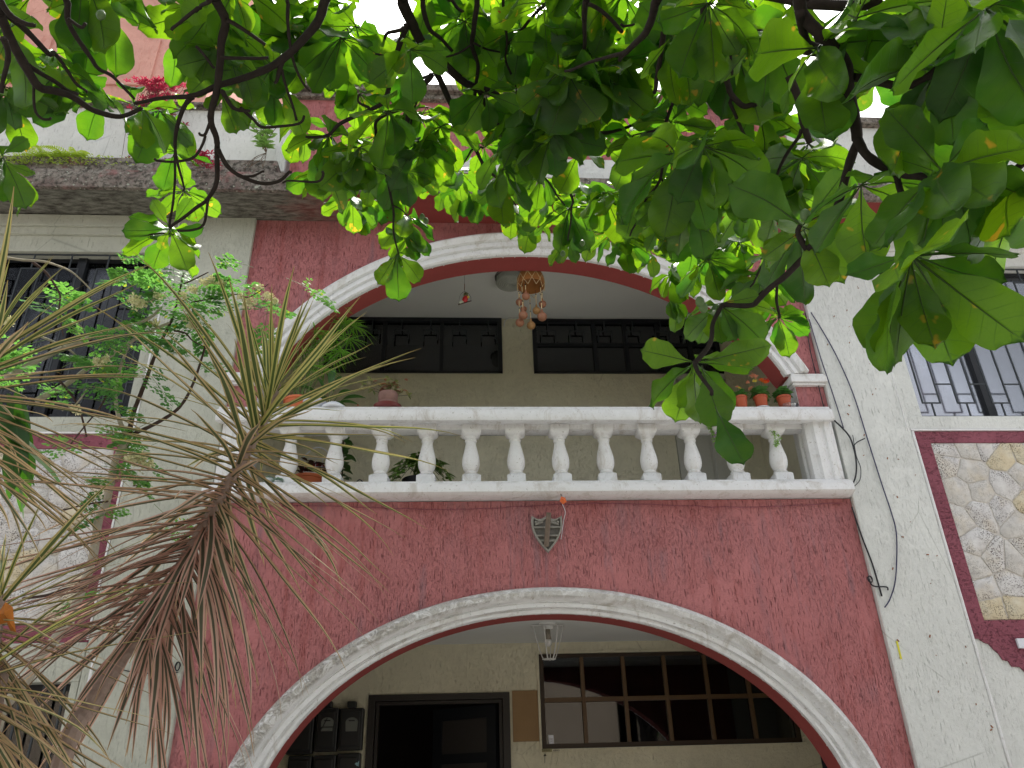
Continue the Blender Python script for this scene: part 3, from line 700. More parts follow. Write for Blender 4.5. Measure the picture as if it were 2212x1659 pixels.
# ------------------------------------------------------------------ almond tree canopy
def leaf_mesh(name, seed, L=1.0, kind='almond'):
    r = random.Random(seed); mb = MB(); NU, NV = 16, 8
    droop = r.uniform(.0, .42); fold = r.uniform(.02, .30); wav = r.uniform(.008, .045); wmax = r.uniform(.235, .30); tw = r.uniform(-.25, .25); ph = r.uniform(0, 6)
    pk = r.uniform(.62, .72); side = r.uniform(-.1, .1)
    vs, uv = [], []
    for i in range(NU+1):
        t = pk*i/8 if i <= 8 else pk+(1-pk)*sin((i-8)/(NU-8)*pi/2)
        # half-width: narrow wedge at base, broad rounded tip
        if t < pk: w = wmax*(.06+.94*sin(t/pk*pi/2)**1.9)
        else:
            q = (t-pk)/(1-pk); w = wmax*max(0, 1-q**2.15)**.5
        w = max(w, .012)
        for j in range(NV+1):
            s_ = (j/NV-.5)*2; wl = w*(1+.06*sin(t*17+ph+(3 if s_ > 0 else 0)))
            x = .07+.93*t + (.03*(1-abs(s_)) if t > .9 else 0) - .03*abs(s_)*(t > .95)
            y = s_*wl + side*sin(t*pi)*.4 + tw*.12*t*t
            z = -droop*t*t + fold*abs(s_)*wl*1.2 + wav*sin(t*13+ph)*abs(s_)**1.5 + tw*s_*wl*t*.8 + .010*sin(t*24+j)*abs(s_)
            # quilting between the side veins
            z += .006*abs(sin((t*9-abs(s_)*1.5)*pi))
            vs.append((x*L, y*L, z*L)); uv.append((t, j/NV))
    fs = [(i*(NV+1)+j, (i+1)*(NV+1)+j, (i+1)*(NV+1)+j+1, i*(NV+1)+j+1) for i in range(NU) for j in range(NV)]
    mb.add(vs, fs, uv)
    # petiole and midrib ridge below
    pts = [(0, 0, 0), (.04*L, 0, .002)]+[((.07+.93*t)*L, (side*sin(t*pi)*.4+tw*.12*t*t)*L, (-droop*t*t-.006)*L) for t in (.05, .25, .5, .75, .92)]
    b = len(mb.v); tb = MB(); tb.tube(pts, [.011*L, .011*L, .010*L, .008*L, .006*L, .004*L, .002*L], 4)
    mb.add(tb.v, tb.f, [(.5, .5)]*len(tb.v))
    for k in range(len(mb.f)-len(tb.f), len(mb.f)): mb.mi[k] = 1
    return mb
def leaf_material():
    t = NT('almond_leaf'); uv = t.n('UVMap').outputs[0]; sp = t.n('SeparateXYZ'); t.l(uv, sp.inputs[0]); u, v = sp.outputs[0], sp.outputs[1]
    oi = t.n('ObjectInfo').outputs['Random']; at = t.n('Attribute', attribute_name='rnd').outputs['Fac']
    rnd = t.math('FRACT', t.math('ADD', oi, at))
    av = t.math('ABSOLUTE', t.math('SUBTRACT', v, .5))
    mid = t.ramp(av, [(0, 1), (.010, 1), (.03, 0)])
    st = t.math('FRACT', t.math('SUBTRACT', t.math('MULTIPLY', u, 8.5), t.math('MULTIPLY', av, 2.6)))
    st = t.math('ABSOLUTE', t.math('SUBTRACT', st, .5))
    lat = t.math('MULTIPLY', t.ramp(st, [(0, 1), (.02, .8), (.06, 0)]), t.ramp(av, [(0, 1), (.3, .7), (.47, 0)]))
    fine = t.vor(60, feature='DISTANCE_TO_EDGE', vec=t.pos); net = t.ramp(fine, [(0, 1), (.06, 0)])
    vein = t.math('MAXIMUM', mid, lat)
    n1 = t.noise(12, 3)
    base = t.mix(rnd, (.022, .066, .011), (.045, .115, .015)); base = t.mix(t.math('MULTIPLY', n1, .5), base, (.035, .10, .02))
    base = t.mix(t.math('MULTIPLY', vein, .5), base, (.12, .19, .05))
    tc = t.mix(t.ramp(rnd, [(.1, 0), (.95, 1)]), (.06, .24, .008), (.28, .54, .010)); tc = t.mix(t.ramp(n1, [(.4, 0), (.75, .45)]), tc, (.28, .50, .01))
    tc = t.mix(t.math('MULTIPLY', net, .12), tc, (.05, .2, .0)); tc = t.mix(t.math('MULTIPLY', vein, .6), tc, (.035, .15, .006))
    # a few yellow and rusty blotches
    yb = t.math('MULTIPLY', t.ramp(t.noise(22, 2), [(.66, 0), (.72, 1)]), t.ramp(rnd, [(.55, 0), (.62, 1)]))
    tc = t.mix(yb, tc, (.85, .55, .03)); base = t.mix(yb, base, (.30, .20, .03))
    rb = t.math('MULTIPLY', t.ramp(t.noise(30, 2, vec=None), [(.74, 0), (.76, 1)]), t.ramp(rnd, [(.7, 0), (.75, 1)]))
    tc = t.mix(rb, tc, (.35, .06, .01)); base = t.mix(rb, base, (.12, .03, .01))
    sh = t.bsdf(base, t.math('ADD', .30, t.math('MULTIPLY', n1, .2)), .45, bump=vein, bstr=.25, bdist=.003)
    tr = t.n('BsdfTranslucent'); t.l(tc, tr.inputs[0])
    mx = t.n('MixShader'); mx.inputs[0].default_value = .47; t.l(sh, mx.inputs[1]); t.l(tr.outputs[0], mx.inputs[2])
    return t.done(mx.outputs[0])
M['leaf'] = leaf_material()
M['rib'] = plain('leaf_rib', (.045, .085, .02), .6, .3)
M['bark'] = plain('dark_bark', (.030, .024, .021), .9, .15, var=.5, scale=50, bump=.6)
LV = [leaf_mesh('leaf', 100+i) for i in range(18)]
LM = [l.mesh('leaf', [M['leaf'], M['rib']], smooth=True) for l in LV]

TREE = Vector((3.6, -7.6, 0.1))
tree = thing('almond_tree', TREE, 'large tree whose dark branches and broad glossy leaves hang across the top', 'tree')
R2 = random.Random(5)
# branches: (list of display points, s at start, s at end, radius start, radius end [m])
A = 1/3
def r1(*p): return [(x*A, y*A) for x, y in p]
def r2(*p): return [(737+x*A, y*A) for x, y in p]
def r3(*p): return [(1474+x*A, y*A) for x, y in p]
def r6(*p): return [(1474+x*A, 553+y*A) for x, y in p]
BR = [
 (r2((400,0),(440,130),(520,270),(600,350),(740,490),(870,570),(1000,620),(1150,750),(1290,890)), 3.1, 3.6, .026, .015, 1),
 (r2((1290,890),(1410,1090),(1500,1290),(1490,1370),(1470,1560)), 3.6, 3.8, .011, .004, 0),
 (r2((590,350),(600,450),(690,620),(760,780),(860,940),(940,1090),(1040,1180),(1130,1330)), 3.35, 3.8, .019, .005, 0),
 (r2((880,580),(970,730),(1060,860),(1180,1020),(1300,1140),(1450,1330)), 3.5, 3.8, .013, .004, 0),
 (r2((1290,890),(1500,900),(1640,870),(1860,820),(1970,750),(2160,650)), 3.6, 3.3, .012, .006, 0),
 (r2((420,150),(370,290),(330,480),(280,640),(180,710),(0,800))+r1((2130,880),(1980,885)), 3.15, 3.2, .014, .006, 0),
 (r2((590,480),(450,670),(420,790),(380,900),(290,1010),(290,1100),(330,1330),(340,1500),(370,1650)), 3.4, 3.7, .015, .004, 0),
 (r2((330,1330),(430,1400)), 3.6, 3.7, .005, .003, 0),
 (r2((590,480),(490,540),(480,660),(450,820)), 3.4, 3.6, .009, .005, 0),
 (r2((450,670),(250,770),(220,880),(205,1080),(190,1120)), 3.45, 3.6, .011, .005, 0),
 (r2((280,1040),(190,1120)), 3.6, 3.6, .008, .005, 0),
 (r1((0,90),(100,300),(230,540),(350,590),(480,640),(620,720),(780,760),(920,700)), 2.6, 2.9, .017, .008, 1),
 (r1((0,60),(150,180),(300,350),(350,350),(480,540),(560,600)), 2.6, 2.9, .012, .004, 1),
 (r1((170,410),(330,520),(420,590),(500,610)), 2.7, 2.85, .009, .006, 0),
 (r1((2110,0),(2050,150),(1870,360),(1650,470),(1400,570),(1250,620),(1060,640),(870,670)), 2.9, 2.9, .020, .006, 1),
 (r1((1250,630),(1200,700),(1150,850),(1135,980),(1150,1080),(1190,1235)), 2.95, 3.0, .011, .004, 0),
 (r1((1135,980),(1115,1250),(1100,1480)), 3.0, 3.0, .005, .005, 0),
 (r1((1840,380),(1780,540)), 2.9, 2.9, .013, .006, 0),
 (r1((1400,0),(1460,130),(1430,280),(1410,540),(1370,750),(1400,880),(1410,980),(1405,1150),(1350,1300),(1270,1360),(1100,1480)), 2.8, 3.0, .018, .006, 1),
 (r1((1410,960),(1470,1080),(1560,1150),(1720,1190),(1820,1180),(1890,1120)), 2.9, 2.9, .010, .006, 0),
 (r1((1560,1150),(1640,1140),(1710,1110)), 2.9, 2.9, .006, .004, 0),
 (r1((1830,1185),(2040,1180),(2090,1110)), 2.9, 2.9, .004, .006, 0),
 (r1((1430,590),(1500,700),(1620,720)), 2.85, 2.85, .010, .006, 0),
 (r1((1560,700),(1640,770),(1720,830),(1930,800),(1970,750)), 2.85, 2.9, .007, .005, 0),
 (r1((1370,780),(1330,860),(1290,860)), 2.85, 2.85, .007, .005, 0),
 (r1((1330,880),(1270,1020),(1130,1050),(1000,1030)), 2.85, 2.9, .006, .005, 0),
 (r1((1350,1300),(1330,1450),(1250,1490),(1150,1500)), 2.95, 3.0, .006, .005, 0),
 (r1((820,1480),(930,1520),(1130,1520)), 3.0, 3.0, .005, .003, 0),
 (r1((430,0),(440,120),(500,240),(600,380),(640,440),(720,490),(870,640)), 2.5, 2.8, .010, .005, 1),
 (r1((440,120),(530,170),(555,150)), 2.5, 2.5, .006, .005, 0),
 (r1((220,540),(220,700),(270,760),(330,765)), 2.7, 2.7, .005, .004, 0),
 (r1((1300,50),(1360,0)), 2.8, 2.7, .006, .009, 2),
 (r1((1110,195),(1200,130),(1300,50)), 2.8, 2.8, .006, .007, 0),
 (r1((1860,0),(1870,180),(1910,400),(1960,520),(2010,590)), 2.9, 2.9, .008, .004, 1),
 (r1((1830,450),(1870,600),(1920,780)), 2.9, 2.9, .006, .005, 0),
 (r1((20,250),(60,400),(10,600)), 2.4, 2.5, .008, .005, 0),
 (r1((0,0),(60,90),(160,150),(225,160)), 2.5, 2.5, .010, .006, 1),
 (r1((1270,300),(1340,380),(1390,440)), 2.8, 2.8, .006, .005, 0),
 (r1((1430,370),(1560,385),(1740,375)), 2.8, 2.8, .007, .006, 0),
 (r1((1470,130),(1620,220),(1720,290)), 2.8, 2.8, .009, .006, 0),
 (r2((530,0),(570,180),(650,250),(720,330)), 3.1, 3.3, .012, .007, 1),
 (r2((880,0),(860,200),(850,290),(880,430),(870,620),(830,700),(760,780)), 3.1, 3.6, .013, .006, 1),
 (r2((860,280),(960,320),(1100,350)), 3.2, 3.4, .006, .004, 0),
 (r2((850,290),(770,350),(690,375),(640,340)), 3.2, 3.3, .005, .004, 0),
 (r2((1350,0),(1180,180),(1080,290)), 3.2, 3.3, .009, .006, 1),
 (r2((1050,0),(1070,200),(1080,400),(1130,560),(1140,640)), 3.1, 3.5, .007, .004, 1),
 (r2((700,0),(740,50),(790,70)), 3.1, 3.2, .009, .006, 1),
 (r2((1590,0),(1570,200),(1575,380)), 2.7, 3.0, .013, .006, 1),
 (r2((1600,30),(1740,120),(1820,200)), 2.7, 2.8, .009, .007, 0),
 (r2((1810,155),(1900,155)), 2.8, 2.8, .006, .004, 0),
 (r2((2050,0),(1990,200),(1860,320),(1805,390)), 2.2, 2.6, .012, .006, 1),
 (r2((1850,330),(1700,385),(1450,460)), 2.5, 2.6, .008, .005, 0),
 (r2((2100,100),(2060,400),(2030,600)), 2.6, 2.8, .012, .008, 1),
 (r2((2160,650),(2090,820),(2130,1000),(2150,1150),(2180,1240)), 2.9, 3.2, .009, .004, 0),
 (r2((2070,900),(2080,1150),(1980,1290),(1870,1530)), 2.9, 3.2, .008, .004, 0),
 (r2((2070,1150),(2150,1270)), 3.1, 3.2, .005, .004, 0),
 (r2((2090,820),(2000,860),(1880,900)), 2.9, 3.0, .005, .003, 0),
 (r2((270,290),(290,220),(340,200),(400,180)), 3.2, 3.1, .006, .010, 0),
 (r2((180,700),(120,660),(120,610)), 3.1, 3.1, .007, .004, 0),
 (r2((330,385),(220,350)), 3.1, 3.1, .005, .004, 0),
 (r2((1290,890),(1360,830)), 3.6, 3.6, .007, .005, 0),
 (r2((1060,860),(1140,880)), 3.55, 3.6, .006, .004, 0),
 (r2((860,960),(760,1100)), 3.6, 3.7, .006, .004, 0),
 (r2((920,960),(860,950)), 3.6, 3.6, .006, .004, 0),
 (r3((760,-40),(770,60),(800,120),(900,220),(1000,330),(1080,440),(1095,600),(1115,760),(1130,900)), 1.75, 1.85, .0125, .0115, 1),
 (r3((1130,900),(1200,1010),(1380,1120),(1560,1170),(1800,1200),(2000,1190),(2212,1050),(2260,1020)), 1.85, 1.7, .0105, .006, 0),
 (r3((1130,930),(1060,1130),(1000,1420),(930,1530),(810,1620)), 1.85, 2.0, .0095, .008, 0),
 (r3((810,1620),(750,1520),(765,1460)), 2.0, 2.0, .008, .006, 0),
 (r3((840,1600),(810,1640))+r6((800,10),(610,180),(500,290),(430,330),(260,320)), 2.0, 2.3, .009, .007, 0),
 (r3((1380,1130),(1430,1300),(1490,1430),(1475,1530),(1490,1640)), 1.8, 1.75, .0065, .0065, 0),
 (r3((1110,500),(1280,520),(1440,540),(1560,520),(1650,450)), 1.83, 1.7, .009, .007, 0),
 (r3((760,80),(790,200),(830,290),(890,310)), 1.75, 1.9, .010, .007, 0),
 (r3((130,-20),(135,150),(150,280),(220,410),(300,520),(330,600),(400,690),(470,680)), 2.4, 2.5, .010, .008, 1),
 (r3((320,640),(370,800),(430,930)), 2.5, 2.5, .007, .005, 0),
 (r3((480,690),(470,500),(500,350)), 2.5, 2.4, .004, .004, 0),
 (r3((690,490),(760,650),(785,800),(825,920)), 2.2, 2.2, .011, .008, 0),
 (r3((770,840),(690,980),(600,1200)), 2.2, 2.3, .005, .004, 0),
 (r3((330,240),(500,240),(640,290),(860,350),(1240,345),(1480,290)), 2.3, 2.4, .018, .007, 0),
 (r3((350,250),(310,330),(320,480)), 2.3, 2.4, .007, .005, 0),
 (r3((820,20),(1100,40),(1290,10)), 2.2, 2.2, .014, .012, 2),
 (r3((2212,1170),(2100,1190),(1960,1185)), 1.7, 1.75, .006, .006, 0),
 (r6((430,330),(600,180),(625,300),(630,400)), 2.3, 2.4, .005, .004, 0),
 (r6((540,0),(510,90),(440,200)), 2.5, 2.4, .006, .003, 0),
 (r6((260,320),(200,420),(170,560),(80,690)), 2.3, 2.1, .006, .007, 0),
 (r6((80,690),(130,780),(190,900)), 2.1, 2.0, .006, .005, 0),
]
tops = []
brobj = []
for pts, s0, s1, ra, rb, top in BR:
    n = len(pts); P3 = [S(x, y, s0+(s1-s0)*i/(n-1)) for i, (x, y) in enumerate(pts)]
    Pp = smooth_path(P3, 5); m_ = len(Pp)
    if s0 > 2.45: ra, rb = ra*.82, rb*.85
    rad = [max(.0022, (ra+(rb-ra)*i/(m_-1))*(1+.14*noise.noise(Vector((i*.9, ra*900, 0))))) for i in range(m_)]
    # knobbly: small sideways shifts
    Pq = [p+Vector((noise.noise(p*9), noise.noise(p*9+Vector((5,0,0))), noise.noise(p*9+Vector((0,7,0)))))*.010 for p in Pp]
    Pq[0] = Pp[0]; Pq[-1] = Pp[-1]
    mb = MB(); mb.tube(Pq, rad, 7); mb.build('branch', M['bark'], tree, smooth=True)
    if top: tops.append((P3[0], P3[1], ra))
# limbs above the picture that carry those branches, and the trunk
limbs = [([TREE+Vector((0,0,2.4)), (3.0,-6.7,3.6), (2.0,-5.2,4.6), (1.0,-4.0,5.2), (-.2,-3.4,5.5), (-1.4,-3.5,5.3), (-2.3,-3.9,5.0)], .13, .035),
         ([(2.6,-5.95,4.1), (1.9,-4.7,4.2), (1.5,-4.35,4.1), (1.2,-4.2,3.9)], .06, .025),
         ([TREE+Vector((0,0,2.2)), (3.6,-6.0,3.2), (2.6,-4.7,3.7), (2.0,-3.6,4.2), (1.6,-3.0,4.6)], .11, .035)]
LP = []
for pts, a, b in limbs:
    Pp = smooth_path(pts, 8); mb = MB(); mb.tube(Pp, [a+(b-a)*i/(len(Pp)-1) for i in range(len(Pp))], 12); mb.build('limb', M['bark'], tree, smooth=True); LP += Pp
mb = MB(); mb.tube([TREE+Vector(p) for p in ((0,0,-.1),(.03,.02,.15),(.05,0,1),(0,.03,1.8),(0,0,2.4),(.05,.02,2.9))], [.36,.24,.2,.19,.17,.10], 16); mb.build('trunk', M['bark'], tree, smooth=True)
for p0, p1, ra in tops:
    q = min((v for v in LP), key=lambda v: (v-(p0+(p0-p1).normalized()*.5+Vector((0,0,.5)))).length)
    d = (p0-p1).normalized(); mid = p0+d*.25+Vector((0,0,.12)); mid2 = mid.lerp(q, .5)+Vector((0,0,.05))
    Pp = smooth_path([p0, mid, mid2, q], 5); mb = MB(); mb.tube(Pp, [ra+ra*.5*i/(len(Pp)-1) for i in range(len(Pp))], 7); mb.build('branch', M['bark'], tree, smooth=True)

# rosettes: display x, y, leaf length in display px, number of leaves, droop
RO = [(237,13,105,7,.5),(370,65,92,6,.4),(433,17,100,7,.6),(117,117,100,6,.5),(467,123,95,8,.5),(592,180,95,9,.6),(167,200,95,6,.4),(193,213,105,6,.7),(290,227,98,7,.4),(307,232,100,6,1),(392,237,80,5,.7),(477,200,95,8,.6),(378,327,85,6,.5),(397,412,80,7,.5),(367,493,100,8,.6),(7,340,108,6,.9),(647,267,80,6,.5),(710,293,100,8,.6),(637,53,90,7,.5),(10,187,100,7,.6),(20,60,110,6,.5),
 (837,90,78,7,.5),(944,67,80,7,.5),(1000,20,85,7,.6),(1034,103,85,7,.6),(1097,97,85,6,.6),(760,150,80,6,.5),(777,203,85,7,.6),(812,293,75,8,.5),(887,273,80,8,.6),(800,373,80,7,.6),(990,367,70,6,.7),(1044,313,75,8,.5),(1084,387,78,8,.5),(1117,290,75,7,.5),(1170,377,78,8,.5),(1190,277,85,6,.7),(1284,297,90,7,.7),(1357,280,80,7,.6),(1220,153,120,7,.7),(1340,127,105,7,.8),(1424,387,85,8,.4),(1374,460,80,9,.5),(1230,450,90,9,.6),(1114,443,70,7,.8),(880,467,80,9,.6),(860,547,78,7,.9),(1257,113,80,6,.6),(1440,200,95,7,.6),(1227,522,62,7,.6),(1354,520,72,7,.7),(1084,213,80,6,.6),(1284,30,85,7,.6),(905,35,80,6,.5),(1370,20,95,6,.7),(1160,20,80,7,.5),(1180,60,80,6,.6),(700,110,85,7,.6),(720,30,85,7,.6),(560,60,90,7,.5),(545,130,85,6,.6),(790,440,70,5,1),
 (1531,7,140,7,.7),(1767,103,175,7,.9),(2021,150,200,7,.6),(2034,367,205,8,.5),(1747,310,125,7,.6),(1631,227,125,7,.6),(1597,123,120,6,.8),(1734,487,160,8,.4),(1969,553,215,7,.75),(1674,333,120,7,.6),(1477,493,90,8,.6),(1487,417,95,8,.6),(1654,547,90,7,.6),(2130,20,215,6,.7),(2225,380,215,6,.6),(1450,590,70,6,.8),(1530,560,90,7,.5),
 (1557,656,105,9,.6),(1682,686,80,9,.5),(1647,590,95,7,.5),(1501,783,125,5,.8),(1600,270,115,7,.6),(1520,300,110,7,.6),(1560,400,105,7,.5),(1620,430,100,7,.5),(1700,410,110,6,.6),(1860,400,170,5,.5),(1960,30,190,6,.7),(1850,40,180,6,.7),(1660,60,150,6,.8),(1480,100,110,6,.7),(1900,90,120,5,.4)]
RO += [(1010,405,72,7,.6),(1150,470,72,7,.7),(1290,440,75,8,.6),(1330,500,70,7,.6),(1275,500,65,7,.6),(1400,540,70,7,.7),(1185,430,70,7,.6),(1480,560,75,7,.6),(1560,490,90,7,.6),(1600,520,85,7,.6),(1050,400,72,7,.6),(762,425,75,7,.6),(700,370,85,7,.6),(920,330,75,7,.6),(840,400,75,8,.6),(885,505,72,7,.7),(1440,470,80,7,.6),(1340,410,78,7,.6),(960,400,70,6,.7),(1240,395,75,7,.6),(1500,520,85,7,.5),(1620,600,85,7,.6),(1450,640,65,5,.9)]
holes = [(840,15,55),(938,175,42),(1893,232,52),(1955,105,30),(330,100,62),(90,70,38),(250,285,52),(120,310,75),(460,270,40),(575,340,60),(655,205,34),(330,195,34),(530,10,28),(800,10,30),(2020,335,22),(1290,360,26),(1215,210,16),(1165,405,16)]
leaves = []   # (L_px, matrix, meshindex, d0)
def rosette(px, py, Lpx, n, droop, rr, s=None, Lreal=None, check=True):
    Lr = Lreal or rr.uniform(.19, .225); s = s or Lr*FPX/Lpx
    p = S(px, py, s); az0 = rr.uniform(0, 6.28)
    for i in range(n):
        az = az0+2*pi*i/n+rr.uniform(-.28, .28); el = -droop*rr.uniform(.3, 1.5)*1.05+rr.uniform(-.12, .25)
        el = max(-1.4, min(.45, el)); L = Lr*rr.uniform(.72, 1.12)
        d = Vector((cos(az)*cos(el), sin(az)*cos(el), sin(el)))
        up = Vector((0,0,1)); nrm = (up-d*d.z).normalized(); sd_ = nrm.cross(d)
        roll = rr.uniform(-.5, .5); nr = nrm*cos(roll)+sd_*sin(roll); y_ = nr.cross(d)
        if check:
            c1 = proj(p+d*L*.65); c2 = proj(p+d*L)
            bad = any((c1[0]-hx_)**2+(c1[1]-hy_)**2 < hr**2 or (c2[0]-hx_)**2+(c2[1]-hy_)**2 < (hr*.8)**2 for hx_, hy_, hr in holes)
            if bad: continue
        mt = Matrix((d*L, y_*L, nr*L)).transposed().to_4x4(); mt.translation = p
        leaves.append((L*FPX/s, mt, rr.randrange(len(LM)), p))
for (x, y, L, n, dr_) in RO: rosette(x, y, L, n+1, dr_, R2, check=True)
nlisted = len(leaves)
# leaves read off one by one at the free-hanging tips: base point, tip point, s
def leaf_at(bx, by, tx, ty, s, roll=.0, ds=.0, idx=0, wide=1.0):
    p = S(bx, by, s); q = S(tx, ty, s+ds); d = (q-p); L = d.length; d.normalize()
    v = -(CAM-p).normalized(); nr = (-v-d*(-v).dot(d)).normalized(); nr = -nr      # upper side away from the viewer
    y_ = nr.cross(d); nr, y_ = nr*cos(roll)+y_*sin(roll), y_*cos(roll)-nr*sin(roll)
    mt = Matrix((d*L, y_*L*wide, nr*L)).transposed().to_4x4(); mt.translation = p
    leaves.append((1e4, mt, idx, p))
for a in [(1501,783,1386,757,2.1,.2,.02,0,1.0),(1501,783,1487,905,2.1,1.0,.05,1,.9),(1515,790,1560,920,2.08,.3,.03,2,1.05),(1545,878,1590,1005,2.0,.25,.0,3,1.0),(1520,780,1640,770,2.1,.4,.08,4,1),
          (1969,560,1880,745,1.65,.3,.04,5,1.15),(1975,560,2075,768,1.62,-.25,.02,6,1.0),(1980,555,2170,610,1.62,.2,.0,7,.95),(1960,550,1830,590,1.68,.5,.06,8,.9),(1975,560,2128,680,1.75,.5,.1,9,.8),
          (2034,367,2160,260,1.66,.2,-.05,10,1),(2034,370,1935,225,1.66,.3,0,11,1),(2034,375,2040,545,1.66,.1,0,0,1.1),(2030,375,1940,330,1.68,.6,.05,1,.8),(2040,372,2160,500,1.66,-.3,0,2,1.1),
          (2021,150,2200,120,1.7,.2,0,3,1),(2021,150,2070,-20,1.7,.3,0,4,1),(2021,155,2080,300,1.7,-.4,0,5,1.1),(2018,160,1950,250,1.72,.4,0,6,.9),
          (1734,487,1580,400,2.0,.1,.03,7,1.1),(1734,490,1900,560,2.0,-.2,.0,8,1.1),(1734,487,1830,370,2.0,.2,0,9,1),(1740,495,1640,545,2.0,.4,0,10,.9),(1736,495,1780,620,2.0,.2,0,11,1.1),
          (1557,660,1590,735,2.3,.1,0,0,1.1),(1557,660,1655,735,2.3,-.3,0,1,1),(1557,655,1640,640,2.3,.3,0,2,1),(1550,660,1540,740,2.3,.6,0,3,.9),
          (367,495,265,490,3.0,.2,0,4,1),(367,495,400,585,3.0,.1,0,5,1),(367,495,440,500,3.0,.5,0,6,.8),(367,495,345,540,3.0,.4,0,7,.9),(365,490,330,430,3.0,.3,0,8,.9),(370,490,415,430,3.0,.2,0,9,.9),
          (7,340,50,450,2.75,.1,0,10,1),(3,345,70,385,2.8,.5,0,11,.7),(3,335,60,300,2.8,.2,0,0,.9),
          (857,550,812,610,3.6,.3,0,1,.9),(857,550,862,650,3.6,.1,0,2,1),(860,550,910,605,3.6,-.2,0,3,1),(1205,155,1120,230,2.9,.1,0,4,1.2),(1222,155,1190,290,2.9,-.1,0,5,1.4),(1225,155,1290,260,2.9,.2,0,6,1.2)]: leaf_at(*a)
# background leaf mass
LOW = [(0,235),(120,215),(200,240),(330,290),(430,290),(500,230),(600,230),(700,330),(800,390),(900,400),(1000,350),(1100,400),(1250,440),(1400,470),(1500,470),(1600,500),(1700,500),(1790,420),(1900,300),(2000,300),(2240,330)]
def low(x):
    for (a, ya), (b, yb) in zip(LOW, LOW[1:]):
        if a <= x <= b: return ya+(yb-ya)*(x-a)/(b-a)
    return 250
cnt = 0; nro = 0
while nro < 112 and cnt < 4000:
    cnt += 1; x = R2.uniform(-40, 2250); y = R2.uniform(-60, 470)
    if y > low(x)-25: continue
    if x < 620 and R2.random() < .45: continue
    if x > 1550 and R2.random() < .8: continue
    if any((x-a)**2+(y-b)**2 < (c+10)**2 for a, b, c in holes): continue
    s = R2.uniform(3.0, 4.0) if x < 1450 else R2.uniform(2.2, 4.0)
    if x < 620: s = R2.uniform(2.8, 3.8)
    rosette(x, y, 0, R2.randint(6, 8), R2.uniform(.4, .8), R2, s=s); nro += 1
# leaves beyond the top of the frame, so the canopy goes on
for k in range(60):
    x = R2.uniform(-300, 2500); rosette(x, R2.uniform(-520, -80), 0, 7, .6, R2, s=R2.uniform(2.6, 4.2), check=False)
leaves.sort(key=lambda t: -t[0] if -60 < proj(t[3])[0] < 2270 and -60 < proj(t[3])[1] < 1659 else 0)
for k, (lp, mt, mi_, p) in enumerate(leaves[:300]):
    link('leaf', LM[mi_], tree, mt)
rest = MB(); rnd = []
for k, (lp, mt, mi_, p) in enumerate(leaves[300:]):
    b = LV[mi_]; rest.mi += b.mi; base = len(rest.v); rest.v += [tuple(mt @ Vector(v)) for v in b.v]; rest.f += [[base+i for i in f] for f in b.f]; rest.uv += b.uv
    rnd += [R2.random()]*len(b.v)
me = rest.mesh('foliage', [M['leaf'], M['rib']], WL[tree.name], smooth=True)
at = me.attributes.new('rnd', 'FLOAT', 'POINT'); at.data.foreach_set('value', rnd)
o = bpy.data.objects.new('foliage', me); COL.objects.link(o); o.parent = tree; o['kind'] = 'stuff'; WL[o.name] = WL[tree.name]
print('leaves', len(leaves))
# small green fruits
M['fruit'] = plain('green_fruit', (.10, .17, .06), .5, .4)
for x, y, s in ((1512,652,2.2),(1519,664,2.2),(912,468,3.6),(920,477,3.6),(1258,525,3.8),(1216,548,3.8),(1364,468,3.7),(218,32,2.7),(1740,465,1.95)):
    p = S(x, y, s); mb = MB(); mb.lathe(p-Vector((0,0,.018)), [(0, 0), (.008, .004), (.013, .014), (.012, .024), (.006, .033), (0, .036)], 10); mb.build('fruit', M['fruit'], tree, smooth=True)
# ------------------------------------------------------------------ spiky dracaenas with pink-edged leaves
def drac_mat():
    t = NT('striped_dracaena_leaf'); uv = t.n('UVMap').outputs[0]; sp = t.n('SeparateXYZ'); t.l(uv, sp.inputs[0]); u, v = sp.outputs[0], sp.outputs[1]
    oi = t.n('ObjectInfo').outputs['Random']; av = t.math('MULTIPLY', t.math('ABSOLUTE', t.math('SUBTRACT', v, .5)), 2)
    col = t.n('ObjectInfo').outputs['Color']; sc = t.n('SeparateColor'); t.l(col, sc.inputs[0]); age = sc.outputs[0]   # 0 young green, 1 old pink-brown
    green = t.mix(age, (.10, .15, .045), (.095, .095, .062)); edge = t.mix(age, (.54, .53, .18), (.56, .36, .28)); rim = t.mix(age, (.45, .38, .14), (.60, .32, .27))
    w = t.math('ADD', av, t.math('MULTIPLY', t.math('SUBTRACT', t.noise(9, 2), .5), .25)); w = t.math('ADD', w, t.math('MULTIPLY', t.math('SUBTRACT', oi, .5), .3))
    c = t.mix(t.ramp(w, [(.38, 0), (.5, 1)]), green, edge); c = t.mix(t.ramp(av, [(.78, 0), (.9, 1)]), c, rim)
    c = t.mix(t.ramp(u, [(.86, 0), (1, .8)]), c, (.42, .28, .12))
    sh = t.bsdf(c, .55, .22); tr = t.n('BsdfTranslucent'); t.l(c, tr.inputs[0]); mx = t.n('MixShader'); mx.inputs[0].default_value = .25
    t.l(sh, mx.inputs[1]); t.l(tr.outputs[0], mx.inputs[2]); return t.done(mx.outputs[0])
M['drac'] = drac_mat()
M['dstem'] = plain('ringed_pale_stem', (.36, .28, .24), .9, .1, var=.35, scale=60, bump=.8)
